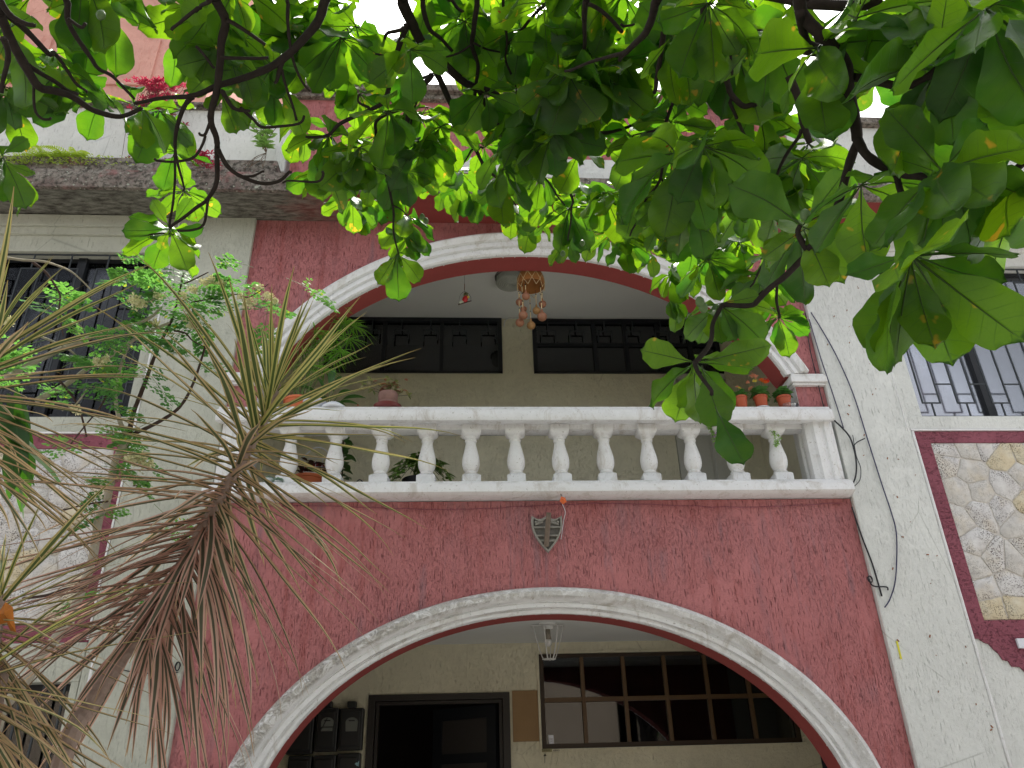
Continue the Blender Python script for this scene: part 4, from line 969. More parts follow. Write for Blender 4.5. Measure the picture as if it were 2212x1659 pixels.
def drac_leaf(seed, droop):
    r = random.Random(seed); mb = MB(); N = 12; vs, uv = [], []; sw = r.uniform(-.05, .05); kink = r.uniform(0, 6)
    a = 0; x = z = 0
    for i in range(N+1):
        t = i/N; w = .0168*(.75+.5*t if t < .5 else 1.0)*(1-max(0, (t-.45)/.55)**1.7); w = max(w, .0012)
        for j, (s_, dz) in enumerate(((-1, .007), (-.45, .0), (0, -.002), (.45, .0), (1, .007))):
            vs.append((x, s_*w+sw*t*t+.006*sin(kink+t*5), z+dz*(1-t))); uv.append((t, (s_+1)/2))
        a = droop*t**1.3+.12*sin(kink+t*7)*t; x += cos(a)/N; z -= sin(a)/N
    fs = [(i*5+j, (i+1)*5+j, (i+1)*5+j+1, i*5+j+1) for i in range(N) for j in range(4)]
    mb.add(vs, fs, uv); return mb.mesh('leaf', M['drac'], smooth=True)
DL = [drac_leaf(50+i, d) for i, d in enumerate((.05, .15, .25, .35, .5, .7, .9, 1.2, .1, .3))]
def dracaena(loc, label, stempts, heads, seed, L=.46, group=None):
    """heads: (list of world points from tip down along the leafy stem, n leaves, n young upright)"""
    th_ = thing('dracaena', loc, label, 'dracaena', group); r = random.Random(seed)
    for pts, ra, rb in stempts:
        Pp = smooth_path(pts, 10); m_ = len(Pp)
        mb = MB(); mb.tube(Pp, [(ra+(rb-ra)*i/(m_-1))*(1.0 if i % 2 else .86) for i in range(m_)], 9); mb.build('stem', M['dstem'], th_)
    for pts, n, spreadtop, lowang in heads:
        Pp = smooth_path(pts, 12); m_ = len(Pp)-1
        for k in range(n):
            t = (k/(n-1))**(.78 if n > 200 else .85); f = t*m_; i = min(int(f), m_-1); p = Pp[i].lerp(Pp[i+1], f-i)
            ax = (Pp[max(i-1, 0)]-Pp[min(i+1, m_)]).normalized()
            phi = k*2.39996+r.uniform(-.3, .3); sp_ = spreadtop+(lowang-spreadtop)*min(1, t*1.6)**.8+r.uniform(-.16, .16)
            ref = Vector((0, 1, .2)); a1 = ax.cross(ref).normalized(); a2 = ax.cross(a1)
            d = ax*cos(sp_)+(a1*cos(phi)+a2*sin(phi))*sin(sp_)
            d = (d+Vector((-.12*t if n > 200 else 0, 0, (-.62 if n > 200 else -.35)*t))).normalized()
            up = Vector((0, 0, 1)); 
            if abs(d.z) > .95: up = a1
            nr = (up-d*up.dot(d)).normalized(); y_ = nr.cross(d); ln = L*r.uniform(.78, 1.12)*(.75+.35*min(1, t*4))
            if t > .9: ln *= .9
            if t < .12: ln *= .74
            dr_i = r.choice((0, 1, 8, 1)) if t < .18 else (r.choice((1, 2, 3, 9, 4)) if t < .6 else r.choice((2, 3, 4, 5, 9)))
            mt = Matrix((d*ln, y_*ln, nr*ln)).transposed().to_4x4(); mt.translation = p
            o = link('leaf', DL[dr_i], th_, mt); age = min(1 if n > 200 else .6, max(0, t*1.9-.25+r.uniform(-.2, .2))); o.color = (age, 0, 0, 1)
    return th_
hd = [S(592,835,2.25), S(578,880,2.24), S(560,930,2.22), S(525,985,2.2), S(490,1050,2.18), S(455,1115,2.16), S(415,1190,2.14), S(365,1270,2.12), S(315,1345,2.09)]
st = [S(600,830,2.25), S(560,930,2.22), S(490,1050,2.18), S(410,1190,2.14), S(340,1310,2.10), S(262,1420,2.06), S(200,1520,2.04), S(120,1700,2.0)]
st += [Vector((st[-1].x-.05, st[-1].y+.1, .8)), Vector((st[-1].x-.02, st[-1].y+.15, .12))]
dracaena((st[-1].x, st[-1].y, .13), 'leaning pink-edged spiky dracaena in front of the left end of the balustrade', [(st, .012, .023)], [(hd, 255, .34, 1.75)], 3, .475, 'dracaenas at the left edge')
h2 = [S(-28,745,2.0), S(-35,790,2.0), S(-45,860,2.0), S(-62,930,2.0), S(-80,1000,2.0)]
st2 = h2+[S(-110,1200,2.0), S(-120,1500,2.0)]; st2 += [Vector((st2[-1].x, st2[-1].y+.1, .13))]
dracaena((st2[-1].x, st2[-1].y, .13), 'spiky dracaena fanning in from the left edge in front of the dark upper window', [(st2, .012, .022)], [(h2, 118, .25, 1.6)], 9, .40, 'dracaenas at the left edge')
h3 = [S(2,1285,1.9), S(-4,1330,1.9), S(-15,1390,1.9), S(-28,1440,1.9)]
st3 = h3+[S(-40,1650,1.9)]; st3 += [Vector((st3[-1].x, st3[-1].y+.05, .13))]
th3 = dracaena((st3[-1].x, st3[-1].y, .13), 'lower spiky dracaena at the bottom left with a dry orange leaf at its heart', [(st3, .010, .02)], [(h3, 66, .3, 1.9)], 12, .36, 'dracaenas at the left edge')
h4 = [S(-60,1455,1.8), S(-70,1500,1.8), S(-80,1560,1.8)]; st4 = h4+[S(-90,1700,1.8)]; st4 += [Vector((st4[-1].x, st4[-1].y+.05, .13))]
dracaena((st4[-1].x, st4[-1].y, .13), 'lowest dracaena, whose pink leaves reach in at the bottom left corner', [(st4, .010, .02)], [(h4, 60, .5, 1.9)], 15, .42, 'dracaenas at the left edge')
# dry orange leaf caught in the third
M['dryleaf'] = plain('dry_orange_leaf', (.50, .17, .03), .7, .2, var=.4, scale=60)
mb = MB(); pts = [S(12,1300,1.86), S(28,1312,1.85), S(30,1335,1.85), S(35,1366,1.86), S(22,1362,1.88), S(15,1345,1.85), S(-5,1350,1.87), S(-8,1330,1.86), S(8,1325,1.83)]
mb.add(pts, [(0,1,2,8),(2,3,4,5,8),(5,6,7,8),(0,8,7)]); mb.build('dry_leaf', M['dryleaf'], th3)

# ------------------------------------------------------------------ broad-leaved plant at the left edge
def strap_leaf(seed):
    r = random.Random(seed); mb = MB(); N = 12; vs, uv = [], []; dr_ = r.uniform(.2, .6)
    for i in range(N+1):
        t = i/N; w = .085*sin(min(1, t*1.5+.08)*pi/2)*(1-max(0, (t-.35)/.65)**2.5); w = max(w, .003)
        for s_ in (-1, -.5, 0, .5, 1): vs.append((t, s_*w+.004*sin(t*20+s_), -dr_*t*t+.25*w*abs(s_)+.006*sin(t*26)*abs(s_))); uv.append((t, (s_+1)/2))
    mb.add(vs, [(i*5+j, (i+1)*5+j, (i+1)*5+j+1, i*5+j+1) for i in range(N) for j in range(4)], uv); return mb.mesh('leaf', M['darkleaf'], smooth=True)
def gleaf(name, c0, c1, tcol, tmix=.3, rough=.35):
    t = NT(name); uv = t.n('UVMap').outputs[0]; sp = t.n('SeparateXYZ'); t.l(uv, sp.inputs[0]); av = t.math('ABSOLUTE', t.math('SUBTRACT', sp.outputs[1], .5))
    oi = t.n('ObjectInfo').outputs['Random']; n = t.noise(25, 2)
    c = t.mix(t.math('MULTIPLY', t.math('ADD', oi, n), .5), c0, c1); c = t.mix(t.ramp(av, [(0, .6), (.03, 0)]), c, [x*1.7+.02 for x in c1])
    sh = t.bsdf(c, rough, .45); tr = t.n('BsdfTranslucent'); tr.inputs[0].default_value = (*tcol, 1); mx = t.n('MixShader'); mx.inputs[0].default_value = tmix
    t.l(sh, mx.inputs[1]); t.l(tr.outputs[0], mx.inputs[2]); return t.done(mx.outputs[0])
M['darkleaf'] = gleaf('dark_strap_leaf', (.02, .06, .015), (.04, .11, .02), (.10, .30, .02))
SL = [strap_leaf(i) for i in range(5)]
bl = thing('mango_sapling', (-2.2, -3.2, .13), 'sapling with long dark green drooping leaves behind the dracaena at the left edge', 'sapling')
base = S(-30, 840, 2.7); mb = MB(); mb.tube(smooth_path([(-2.25, -3.2, .1), (-2.3, -3.15, 1.2), (-2.2, -3.15, 2.0), base], 6), [.03]*18+[.02], 8); mb.build('stem', M['bark'], bl, smooth=True)
rr = random.Random(4)
for k, (tx, ty, L) in enumerate([(166,1010,.34),(60,1010,.30),(110,1080,.32),(95,1030,.33),(20,1060,.3),(80,960,.3),(-10,1080,.3),(130,980,.26),(60,1080,.3),(30,1000,.3),(-60,1000,.3),(-40,700,.3),(-120,900,.3),(10,950,.3),(50,900,.3)]):
    q = S(tx, ty, 2.7+rr.uniform(-.1, .25)); p = base+Vector((rr.uniform(-.05, .1), rr.uniform(-.05, .1), rr.uniform(-.06, .05))); d = (q-p); L_ = d.length*1.02; d.normalize()
    up = Vector((.2, -.6, .8)); nr = (up-d*up.dot(d)).normalized(); y_ = nr.cross(d); mt = Matrix((d*L_, y_*L_*1.2, nr*L_*.4)).transposed().to_4x4(); mt.translation = p
    link('leaf', SL[k % 5], bl, mt)

# ------------------------------------------------------------------ shrub with small pinnate leaves and cream blossom
M['pbark'] = plain('pale_grey_bark', (.36, .32, .26), .9, .1, var=.3, scale=40, bump=.5)
M['dbark'] = plain('brown_bark', (.075, .05, .045), .9, .1, var=.4, scale=40, bump=.5)
mor = thing('moringa_tree', (-2.0, -1.1, .13), 'slender tree with small round leaflets and cream blossom against the left window and pilaster', 'tree')
def c6(*p): return [(x*.2645, 493.7+y*.2645) for x, y in p]
def r4(*p): return [(x*A, 553+y*A) for x, y in p]
def r7(*p): return [(x*A, 1106+y*A) for x, y in p]
MBR = [(c6((60,1210),(130,1170),(440,1010),(640,930),(730,890),(1000,810),(1140,770),(1250,710),(1320,640)), 4.0, 4.3, .016, .006, 'pbark'),
 (c6((290,1410),(560,1260),(720,1140),(900,1040),(1060,930),(1200,850),(1380,770)), 4.1, 4.3, .014, .006, 'pbark'),
 (r4((830,1190),(850,1080),(870,1000),(940,820),(990,680),(1040,560),(1110,420),(1150,290),(1190,110)), 4.2, 4.5, .013, .005, 'dbark'),
 (r4((830,1190),(760,1300),(725,1420),(690,1600),(640,1700))+r7((600,300),(500,580),(420,740),(330,860),(170,1090),(0,1290)), 4.2, 3.9, .016, .022, 'pbark'),
 (r4((870,1150),(1000,1090),(1130,1010),(1200,930),(1250,830),(1290,720),(1320,620),(1335,570)), 4.2, 4.4, .010, .005, 'dbark'),
 (r4((1130,485),(1200,500),(1250,550),(1330,590)), 4.3, 4.4, .005, .003, 'dbark'),
 (r4((820,1170),(780,1080),(755,980),(750,880),(775,740),(850,560),(960,490),(1100,430)), 4.2, 4.3, .012, .004, 'pbark'),
 (r4((0,5),(140,25),(280,35),(380,65),(450,95),(510,140),(600,230)), 3.6, 3.9, .006, .003, 'pbark'),
 (r4((210,40),(290,100),(350,180),(390,260),(385,350),(410,520)), 3.7, 3.8, .006, .002, 'dbark'),
 (r4((1190,180),(1260,150),(1350,105)), 4.4, 4.5, .005, .003, 'dbark'),
 (r4((235,510),(400,580),(500,650),(560,720)), 4.0, 4.1, .005, .004, 'pbark'),
 (r4((380,340),(470,410),(540,470),(580,520)), 4.0, 4.1, .003, .002, 'pbark'),
 (r4((1540,250),(1600,270),(1680,230),(1740,180)), 4.3, 4.3, .003, .002, 'dbark'),
 (r4((1240,300),(1350,280),(1460,250),(1560,250)), 4.4, 4.3, .004, .003, 'dbark'),
 (r4((710,860),(650,980),(560,1090),(450,1230)), 4.0, 3.9, .004, .003, 'dbark'),
 (r4((360,780),(430,860),(500,960),(540,1080),(560,1170)), 4.0, 4.1, .006, .004, 'dbark'),
 (r4((400,1000),(480,970),(540,900),(560,860)), 4.0, 4.0, .004, .003, 'pbark'),
 (r4((1000,280),(960,290),(1020,180),(1100,100)), 4.3, 4.4, .004, .003, 'pbark'),
 (r7((560,490),(430,500),(300,540),(150,560)), 4.0, 3.7, .008, .005, 'dbark'),
 (r4((700,1590),(560,1610),(400,1650)), 4.1, 3.9, .005, .003, 'dbark'),
 (r4((860,1490),(930,1480),(990,1430)), 4.1, 4.1, .003, .002, 'dbark')]
for pts, s0, s1, ra, rb, mt_ in MBR:
    n = len(pts); Pp = smooth_path([S(x, y, s0+(s1-s0)*i/(n-1)) for i, (x, y) in enumerate(pts)], 5); m_ = len(Pp)
    mb = MB(); mb.tube(Pp, [max(.0018, (ra+(rb-ra)*i/(m_-1))*(1+.15*noise.noise(Vector((i*.8, ra*700, 2))))) for i in range(m_)], 7); mb.build('branch', M[mt_], mor, smooth=True)
lowp = S(0, 1536, 3.9); mb = MB(); mb.tube(smooth_path([lowp, lowp+Vector((.0, .05, -.5)), (-2.0, -1.1, .8), (-2.0, -1.1, .1)], 5), .026, 8); mb.build('trunk', M['pbark'], mor, smooth=True)
def mor_mat():
    t = NT('pinnate_leaflet'); f = t.n('Attribute', attribute_name='rnd').outputs['Fac']
    c = t.mix(f, (.055, .17, .075), (.18, .38, .08)); c = t.mix(t.ramp(f, [(.955, 0), (.96, 1)]), c, (.62, .52, .04))
    sh = t.bsdf(c, .5, .3); tr = t.n('BsdfTranslucent'); t.l(t.mix(.5, c, (.2, .5, .05)), tr.inputs[0]); mx = t.n('MixShader'); mx.inputs[0].default_value = .5
    t.l(sh, mx.inputs[1]); t.l(tr.outputs[0], mx.inputs[2]); return t.done(mx.outputs[0])
M['mleaf'] = mor_mat(); M['mrach'] = plain('green_rachis', (.12, .19, .05), .6, .3)
M['blossom'] = plain('cream_blossom', (.78, .74, .48), .7, .2, var=.1)
fo = MB(); frnd = []; rr = random.Random(21)
def leaflet(p, d, nr, L, w, f):
    y_ = nr.cross(d); vs = [p, p+d*L*.3+y_*w*.9, p+d*L*.7+y_*w, p+d*L, p+d*L*.7-y_*w, p+d*L*.3-y_*w*.9]
    fo.add(vs, [(0,1,2,3,4,5)]); frnd.extend([f]*6)
def frond(p, d, L, f0, small=1.0):
    """bipinnate: side stalks with paired round leaflets"""
    d = d.normalized(); up = Vector((0, 0, 1)); sd_ = d.cross(up).normalized() if abs(d.z) < .95 else Vector((1, 0, 0)); nr = sd_.cross(d)
    pts = [p+d*L*t+Vector((0, 0, -.28*L*t*t)) for t in (0, .25, .5, .75, 1)]
    rb = len(fo.v); fo.cur = 1; fo.tube(pts, .0013, 4); fo.cur = 0; frnd.extend([f0]*(len(fo.v)-rb))
    for i in range(1, 6):
        t = .25+.15*i; q = p+d*L*t+Vector((0, 0, -.28*L*t*t))
        for s_ in (-1, 1):
            d2 = (d*.55+sd_*s_*.75+Vector((0, 0, rr.uniform(-.35, .1)))).normalized(); L2 = L*(.42-.045*i)
            for j in range(1, 6):
                pp = q+d2*L2*(j/5)
                for s2 in (-1, 1):
                    dd = (d2*.4+(d2.cross(nr))*s2+Vector((0, 0, rr.uniform(-.4, .2)))).normalized()
                    nn = (nr+Vector((rr.uniform(-.6, .6), rr.uniform(-.9, .3), rr.uniform(-.3, .3)))).normalized(); nn = (nn-dd*nn.dot(dd)).normalized()
                    leaflet(pp, dd, nn, .023*small*rr.uniform(.7, 1.2), .0078*small, min(.93, max(0, f0+rr.uniform(-.25, .25))) if rr.random() > .015 else 1.0)
            leaflet(q+d2*L2, d2, nr, .020*small, .007*small, min(f0, .93))
CL = [(290,590,5,.05),(320,575,4,.3),(350,570,4,.5),(250,650,6,.1),(275,610,6,.1),(270,690,5,.3),(245,690,5,.2),(300,650,6,.5),(330,620,6,.1),(345,660,7,.6),(380,600,5,.3),(400,640,8,.3),(430,620,6,.2),(460,630,8,.15),(480,660,7,.1),(500,640,7,.05),(505,690,6,.05),(450,680,7,.2),(420,690,6,.3),(370,700,7,.4),(330,700,6,.6),(300,740,7,.3),(270,760,6,.2),(340,740,7,.3),(380,760,6,.2),(320,790,5,.1),(280,790,4,.1),(400,740,5,.3),(410,770,3,.2),(130,680,5,.8),(100,660,6,.8),(60,690,6,.8),(20,650,6,.7),(50,630,6,.4),(20,610,4,.4),(70,640,4,.4),(80,740,6,.6),(110,720,5,.6),(130,790,6,.3),(50,790,5,.3),(90,800,4,.3),(195,740,4,.7),(140,770,3,.6),(560,590,5,.7),(600,600,5,.6),(580,640,4,.4),(560,690,4,.3),(600,680,3,.4),(240,970,4,.5),(225,930,3,.3),(340,920,3,.4),(360,950,3,.4),(165,850,4,.3),(190,880,3,.4),(130,865,3,.1),(240,1060,5,.3),(225,1040,5,.2),(250,1090,4,.2),(270,1030,3,.3),(300,1105,3,.8),(330,1100,3,.8),(210,1010,3,.5),(230,1000,2,.5),(190,1020,2,.5),(300,1000,3,.4),(215,1275,2,.7),(235,1265,2,.7),(240,910,3,.4)]
for x, y, n, f0 in CL:
    s = 4.0+.5*min(1, max(0, (x-50)/450))+rr.uniform(-.15, .1); s = min(s, 4.5)
    for k in range(max(1, int(n*(.20 if x < 230 else .30)))):
        p = S(x+rr.uniform(-22, 22), y+rr.uniform(-16, 16), s+rr.uniform(-.12, .12)); a = rr.uniform(0, 6.28)
        frond(p, Vector((cos(a), sin(a)*.7, rr.uniform(-.7, .5))), rr.uniform(.15, .28), min(.9, max(0, f0+rr.uniform(-.1, .25))))
me = fo.mesh('foliage', [M['mleaf'], M['mrach']], WL[mor.name]); at = me.attributes.new('rnd', 'FLOAT', 'POINT'); at.data.foreach_set('value', frnd)
o = bpy.data.objects.new('foliage', me); COL.objects.link(o); o.parent = mor; o['kind'] = 'stuff'
for x, y, R_, s in ((301,655,16,4.25),(290,648,10,4.25),(345,640,8,4.3),(330,700,10,4.3),(440,612,10,4.4),(455,604,9,4.4),(468,622,12,4.4),(483,612,7,4.4),(418,625,9,4.4),(395,640,8,4.35),(520,640,6,4.3),(538,655,12,4.3),(578,640,8,4.3),(595,650,6,4.3),(415,705,9,4.3),(408,690,8,4.3),(215,783,9,4.1),(228,777,6,4.1),(205,780,6,4.1),(18,695,10,4.0),(160,880,6,4.0),(170,890,5,4.0),(296,995,16,4.15),(310,985,10,4.15),(282,990,8,4.15),(320,1003,8,4.15),(560,620,6,4.3),(350,600,7,4.4)):
    mb = MB()
    for k in range(int(R_*3.2)):
        p = S(x+rr.gauss(0, R_*.55), y+rr.gauss(0, R_*.4), s+rr.uniform(-.03, .03))
        for q in range(4):
            d = Vector((rr.uniform(-1, 1), rr.uniform(-1, 1), rr.uniform(-.6, 1))).normalized(); nr = d.orthogonal().normalized(); y_ = nr.cross(d); L = .017
            mb.add([p, p+d*L*.6+y_*L*.28, p+d*L, p+d*L*.6-y_*L*.28], [(0,1,2,3)])
    mb.build('blossom', M['blossom'], mor)

# ------------------------------------------------------------------ things growing on the eave and the parapet
M['fern'] = gleaf('fern_frond', (.30, .40, .05), (.46, .54, .09), (.6, .8, .08), .45, .6)
M['moss'] = plain('moss', (.16, .20, .04), .95, .1, var=.4, scale=80, bump=1)
def strip_leaf(mb, p, d, L, w, n=4, droop=.5, nrm=None):
    d = d.normalized(); up = Vector((0, 0, 1)) if abs(d.z) < .9 else Vector((0, -1, 0)); nr = (up-d*up.dot(d)).normalized() if nrm is None else nrm; y_ = nr.cross(d); vs, uv = [], []
    for i in range(n+1):
        t = i/n; ww = w*sin(min(1, t*1.6+.12)*pi/2)*(1-max(0, (t-.4)/.6)**2)+.0003; c = p+d*L*t+Vector((0, 0, -droop*L*t*t))
        vs += [c-y_*ww, c+nr*(-ww*.2), c+y_*ww]; uv += [(t, 0), (t, .5), (t, 1)]
    mb.add(vs, [(i*3+j, i*3+3+j, i*3+4+j, i*3+1+j) for i in range(n) for j in range(2)], uv)
def fern(loc, label, n, L, seed, mat='fern'):
    th_ = thing('fern', loc, label, 'fern'); r = random.Random(seed)
    for k in range(n):
        mb = MB(); a = r.uniform(pi*.95, pi*2.05); d = Vector((cos(a), sin(a)*.6, r.uniform(.3, 1.0))).normalized(); p0 = Vector(loc)+Vector((r.uniform(-.2, .2), r.uniform(-.03, .03), 0)); Lf = L*r.uniform(.5, 1)
        sd_ = d.cross(Vector((0, 0, 1))).normalized(); P_ = [p0+d*Lf*t+Vector((0, 0, -.75*Lf*t*t)) for t in [i/14 for i in range(15)]]
        mb.tube(P_, .0012, 4)
        for i in range(1, 15):
            t = i/14; td = (P_[i]-P_[i-1]).normalized(); w = Lf*.22*sin(min(1, t*2.2)*pi/2)*(1-t*.85)
            for s_ in (-1, 1): strip_leaf(mb, P_[i], td*.3+sd_*s_, w, Lf*.020, 2, .2)
        mb.build('frond', M[mat], th_)
    return th_
p = W(115, 330, -.22); fern((p.x, -.20, 6.40), 'yellow-green fern growing on the roof edge above the left window', 44, .34, 5)
p2 = W(30, 315, -.2); 
mb = MB(); rr = random.Random(8)
for k in range(900):
    x = rr.gauss(W(110, 335, -.25).x, .28); z = 6.40+rr.uniform(-.10, .02) if rr.random() < .6 else 6.405; y = -.262+rr.uniform(-.01, .05 if z > 6.4 else .0)
    d = Vector((rr.uniform(-1, 1), -1, rr.uniform(-.6, .6))); strip_leaf(mb, Vector((x, y, z)), d, rr.uniform(.01, .03), .006, 2, .5)
tag(mb.build('moss', M['fern'], loc=(-3.3, -.25, 6.4)), 'yellow-green moss and tiny ferns along the roof edge', 'moss', kind='stuff')
# trailing red plant
M['redleaf'] = gleaf('crimson_leaf', (.22, .012, .04), (.42, .03, .09), (.5, .03, .08), .3, .5); M['roots'] = plain('brown_roots', (.13, .09, .06), .9, .1, var=.4)
def redplant(px, py, y0, hang, wd_, n, label, seed):
    p = W(px, py, y0); th_ = thing('trailing_plant', p, label, 'plant'); r = random.Random(seed); mb = MB()
    for k in range(n):
        x = p.x+r.gauss(0, wd_); q = Vector((x, p.y-.02-r.uniform(0, .08), p.z+r.uniform(-.02, .08))); h_ = hang*r.uniform(.3, 1)
        P_ = [q+Vector((r.uniform(-.02, .02)*i, -.02*sin(i), -h_*i/5)) for i in range(6)]; mb.tube(P_, .0022, 4)
    mb.build('stems', M['roots'], th_)['kind'] = 'stuff'
    mb = MB()
    for k in range(n*5):
        t = r.random()**2.2; q = Vector((p.x+r.gauss(0, wd_*1.1), p.y-.06+r.uniform(-.06, .04), p.z+.08-hang*t)); a = r.uniform(0, 6.28)
        for j in range(5): strip_leaf(mb, q, Vector((cos(a+j*1.25), sin(a+j*1.25)*.7, .7)), r.uniform(.035, .06), .008, 2, .3)
    mb.build('leaves', M['redleaf'], th_)['kind'] = 'stuff'
    return th_
redplant(350, 205, -.15, .95, .10, 34, 'trailing plant with crimson leaves hanging over the pale parapet at the left', 3)
redplant(440, 365, -.44, .10, .05, 7, 'small crimson plant on the eave below the trailing one', 4)
# weed
wp = W(575, 330, -.28); wt = thing('weed', wp, 'leafy weed rooted in the corner of the roof edge beside the red parapet', 'weed'); mb = MB(); M['weed'] = gleaf('weed_leaf', (.16, .34, .08), (.3, .5, .14), (.4, .65, .15), .4)
rr = random.Random(2); lf = MB()
for k in range(9):
    P_ = smooth_path([wp, wp+Vector((rr.uniform(-.08, .02), -.03, .14)), wp+Vector((rr.uniform(-.26, .1), -.06, rr.uniform(.25, .42)))], 4); mb.tube(P_, .003, 5)
    for q in P_[2:]:
        for j in range(2): a = rr.uniform(0, 6.28); strip_leaf(lf, q, Vector((cos(a), sin(a)*.5-.3, rr.uniform(-.2, .5))), rr.uniform(.05, .09), .014, 3, .2)
for k in range(7): mb.tube(smooth_path([wp, wp+Vector((rr.uniform(-.1, .02), -.02, -.08)), wp+Vector((rr.uniform(-.2, .02), -.03, rr.uniform(-.25, -.1)))], 3), .0022, 4)
mb.build('stem', M['roots'], wt); lf.build('foliage', M['weed'], wt)['kind'] = 'stuff'
# distant yellow-flowered bush seen on the roof behind the dove
bx = W(690, 205, .8); bt_ = thing('rooftop_bush', (bx.x, .8, 6.3), 'small sparse bush with yellow flecks on the roof behind the dove', 'bush'); mb = MB(); rr = random.Random(6)
for k in range(420):
    q = Vector((bx.x+rr.gauss(0, .14), .8+rr.gauss(0, .1), bx.z+rr.gauss(-.05, .09))); a = rr.uniform(0, 6.28); strip_leaf(mb, q, Vector((cos(a), sin(a), rr.uniform(-.5, .5))), .03, .007, 2, .2)
mb.build('foliage', M['fern'], bt_)['kind'] = 'stuff'
mb = MB(); mb.tube([(bx.x, .8, 6.3), (bx.x, .8, bx.z)], .012, 6); mb.build('stem', M['roots'], bt_)
# dove on the coping
dv = W(657, 213, -.12); dz = 7.44
dove = thing('dove', (dv.x, -.12, dz), 'small buff dove resting on the coping of the red parapet', 'bird')
def blob(mb, rings, n=14):
    """rings: (x, z, ry, rz) along x"""
    vs = []
    for x, z, ry, rz in rings:
        for k in range(n): a = 2*pi*k/n; vs.append((x, ry*cos(a), z+rz*sin(a)))
    fs = [(i*n+k, (i+1)*n+k, (i+1)*n+(k+1) % n, i*n+(k+1) % n) for i in range(len(rings)-1) for k in range(n)]
    return vs, fs+[tuple(range(n)), tuple(reversed(range((len(rings)-1)*n, len(rings)*n)))]
M['dove'] = plain('dove_feathers', (.42, .34, .27), .8, .2, var=.2, scale=70, bump=.4); M['dwing'] = plain('dove_wing', (.33, .27, .22), .8, .2, var=.25, scale=90)
mb = MB(); vs, fs = blob(mb, [(-.083, .098, .001, .001), (-.074, .10, .010, .010), (-.062, .104, .017, .018), (-.048, .10, .018, .020), (-.036, .086, .019, .022), (-.02, .062, .030, .036), (.01, .048, .037, .044), (.05, .045, .034, .038), (.085, .045, .024, .024), (.12, .04, .016, .012), (.17, .032, .016, .005), (.21, .024, .012, .003)])
mb.add([Vector(v)+Vector((dv.x, -.12, dz)) for v in vs], fs); mb.build('body', M['dove'], dove, smooth=True)
for s_ in (-1, 1):
    mb = MB(); vs, fs = blob(mb, [(-.02, .065, .004, .012), (.02, .06, .007, .028), (.07, .05, .006, .022), (.12, .042, .004, .012), (.16, .035, .002, .003)])
    mb.add([Vector((v[0], v[1]+s_*.034*(1-max(0, v[0])*4), v[2]))+Vector((dv.x, -.12, dz)) for v in vs], fs); mb.build('wing', M['dwing'], dove, smooth=True)
mb = MB(); mb.lathe((0,0,0), [(.0035, 0), (0, .014)], 6); mb.v = [(dv.x-.082-v[2], -.12+v[0], dz+.098+v[1]) for v in mb.v]; mb.build('beak', M['ironblk'], dove)
for s_ in (-1, 1): mb = MB(); mb.lathe((dv.x-.064, -.12+s_*.016, dz+.106), [(0, -.003), (.003, 0), (0, .003)], 6); mb.build('eye', M['ironblk'], dove)
mb = MB(); mb.tube([(dv.x, -.105, dz+.01), (dv.x, -.105, dz)], .003, 5); mb.tube([(dv.x, -.135, dz+.01), (dv.x, -.135, dz)], .003, 5); mb.build('feet', M['maroon'], dove)
# ------------------------------------------------------------------ pots on the rail
def pot_mat(name, c, r_=.5, v=.1): return plain(name, c, r_, .4, var=v, scale=25)
M['terra'] = pot_mat('terracotta_plastic', (.42, .085, .035)); M['orangepot'] = pot_mat('orange_plastic', (.62, .16, .06)); M['clay'] = pot_mat('old_clay', (.23, .13, .11), .9, .4)
M['soil'] = plain('soil', (.03, .02, .014), .95, .1, var=.4, scale=90, bump=1); M['whitepl'] = plain('white_plastic', (.72, .74, .80), .35, .5, var=.02)
M['succ'] = gleaf('kalanchoe_leaf', (.05, .14, .035), (.10, .24, .06), (.12, .35, .05), .2, .45)
M['forange'] = plain('orange_petal', (.85, .17, .03), .6, .3, var=.3, scale=90); M['fred'] = plain('red_petal', (.65, .02, .02), .6, .3, var=.2); M['fpink'] = plain('faded_pink_petal', (.62, .27, .17), .7, .2, var=.3, scale=90); M['fyel'] = plain('yellow_petal', (.75, .62, .10), .6, .3)
def round_leaf(mb, p, d, L, w, cup=.25, nseg=5, heart=False):
    d = d.normalized(); up = Vector((0, 0, 1)); nr = (up-d*up.dot(d)).normalized() if abs(d.z) < .97 else Vector((0, -1, 0)); y_ = nr.cross(d); vs, uv = [], []
    for i in range(nseg+1):
        t = i/nseg; ww = w*(sin(t*pi*.97+.05)**.7 if not heart else (1-t)**.6*min(1, t*6+.25)) + .0005; c = p+d*L*t+Vector((0, 0, -cup*L*t*t))
        vs += [c-y_*ww+nr*ww*.35, c, c+y_*ww+nr*ww*.35]; uv += [(t, 0), (t, .5), (t, 1)]
    mb.add(vs, [(i*3+j, i*3+3+j, i*3+4+j, i*3+1+j) for i in range(nseg) for j in range(2)], uv)
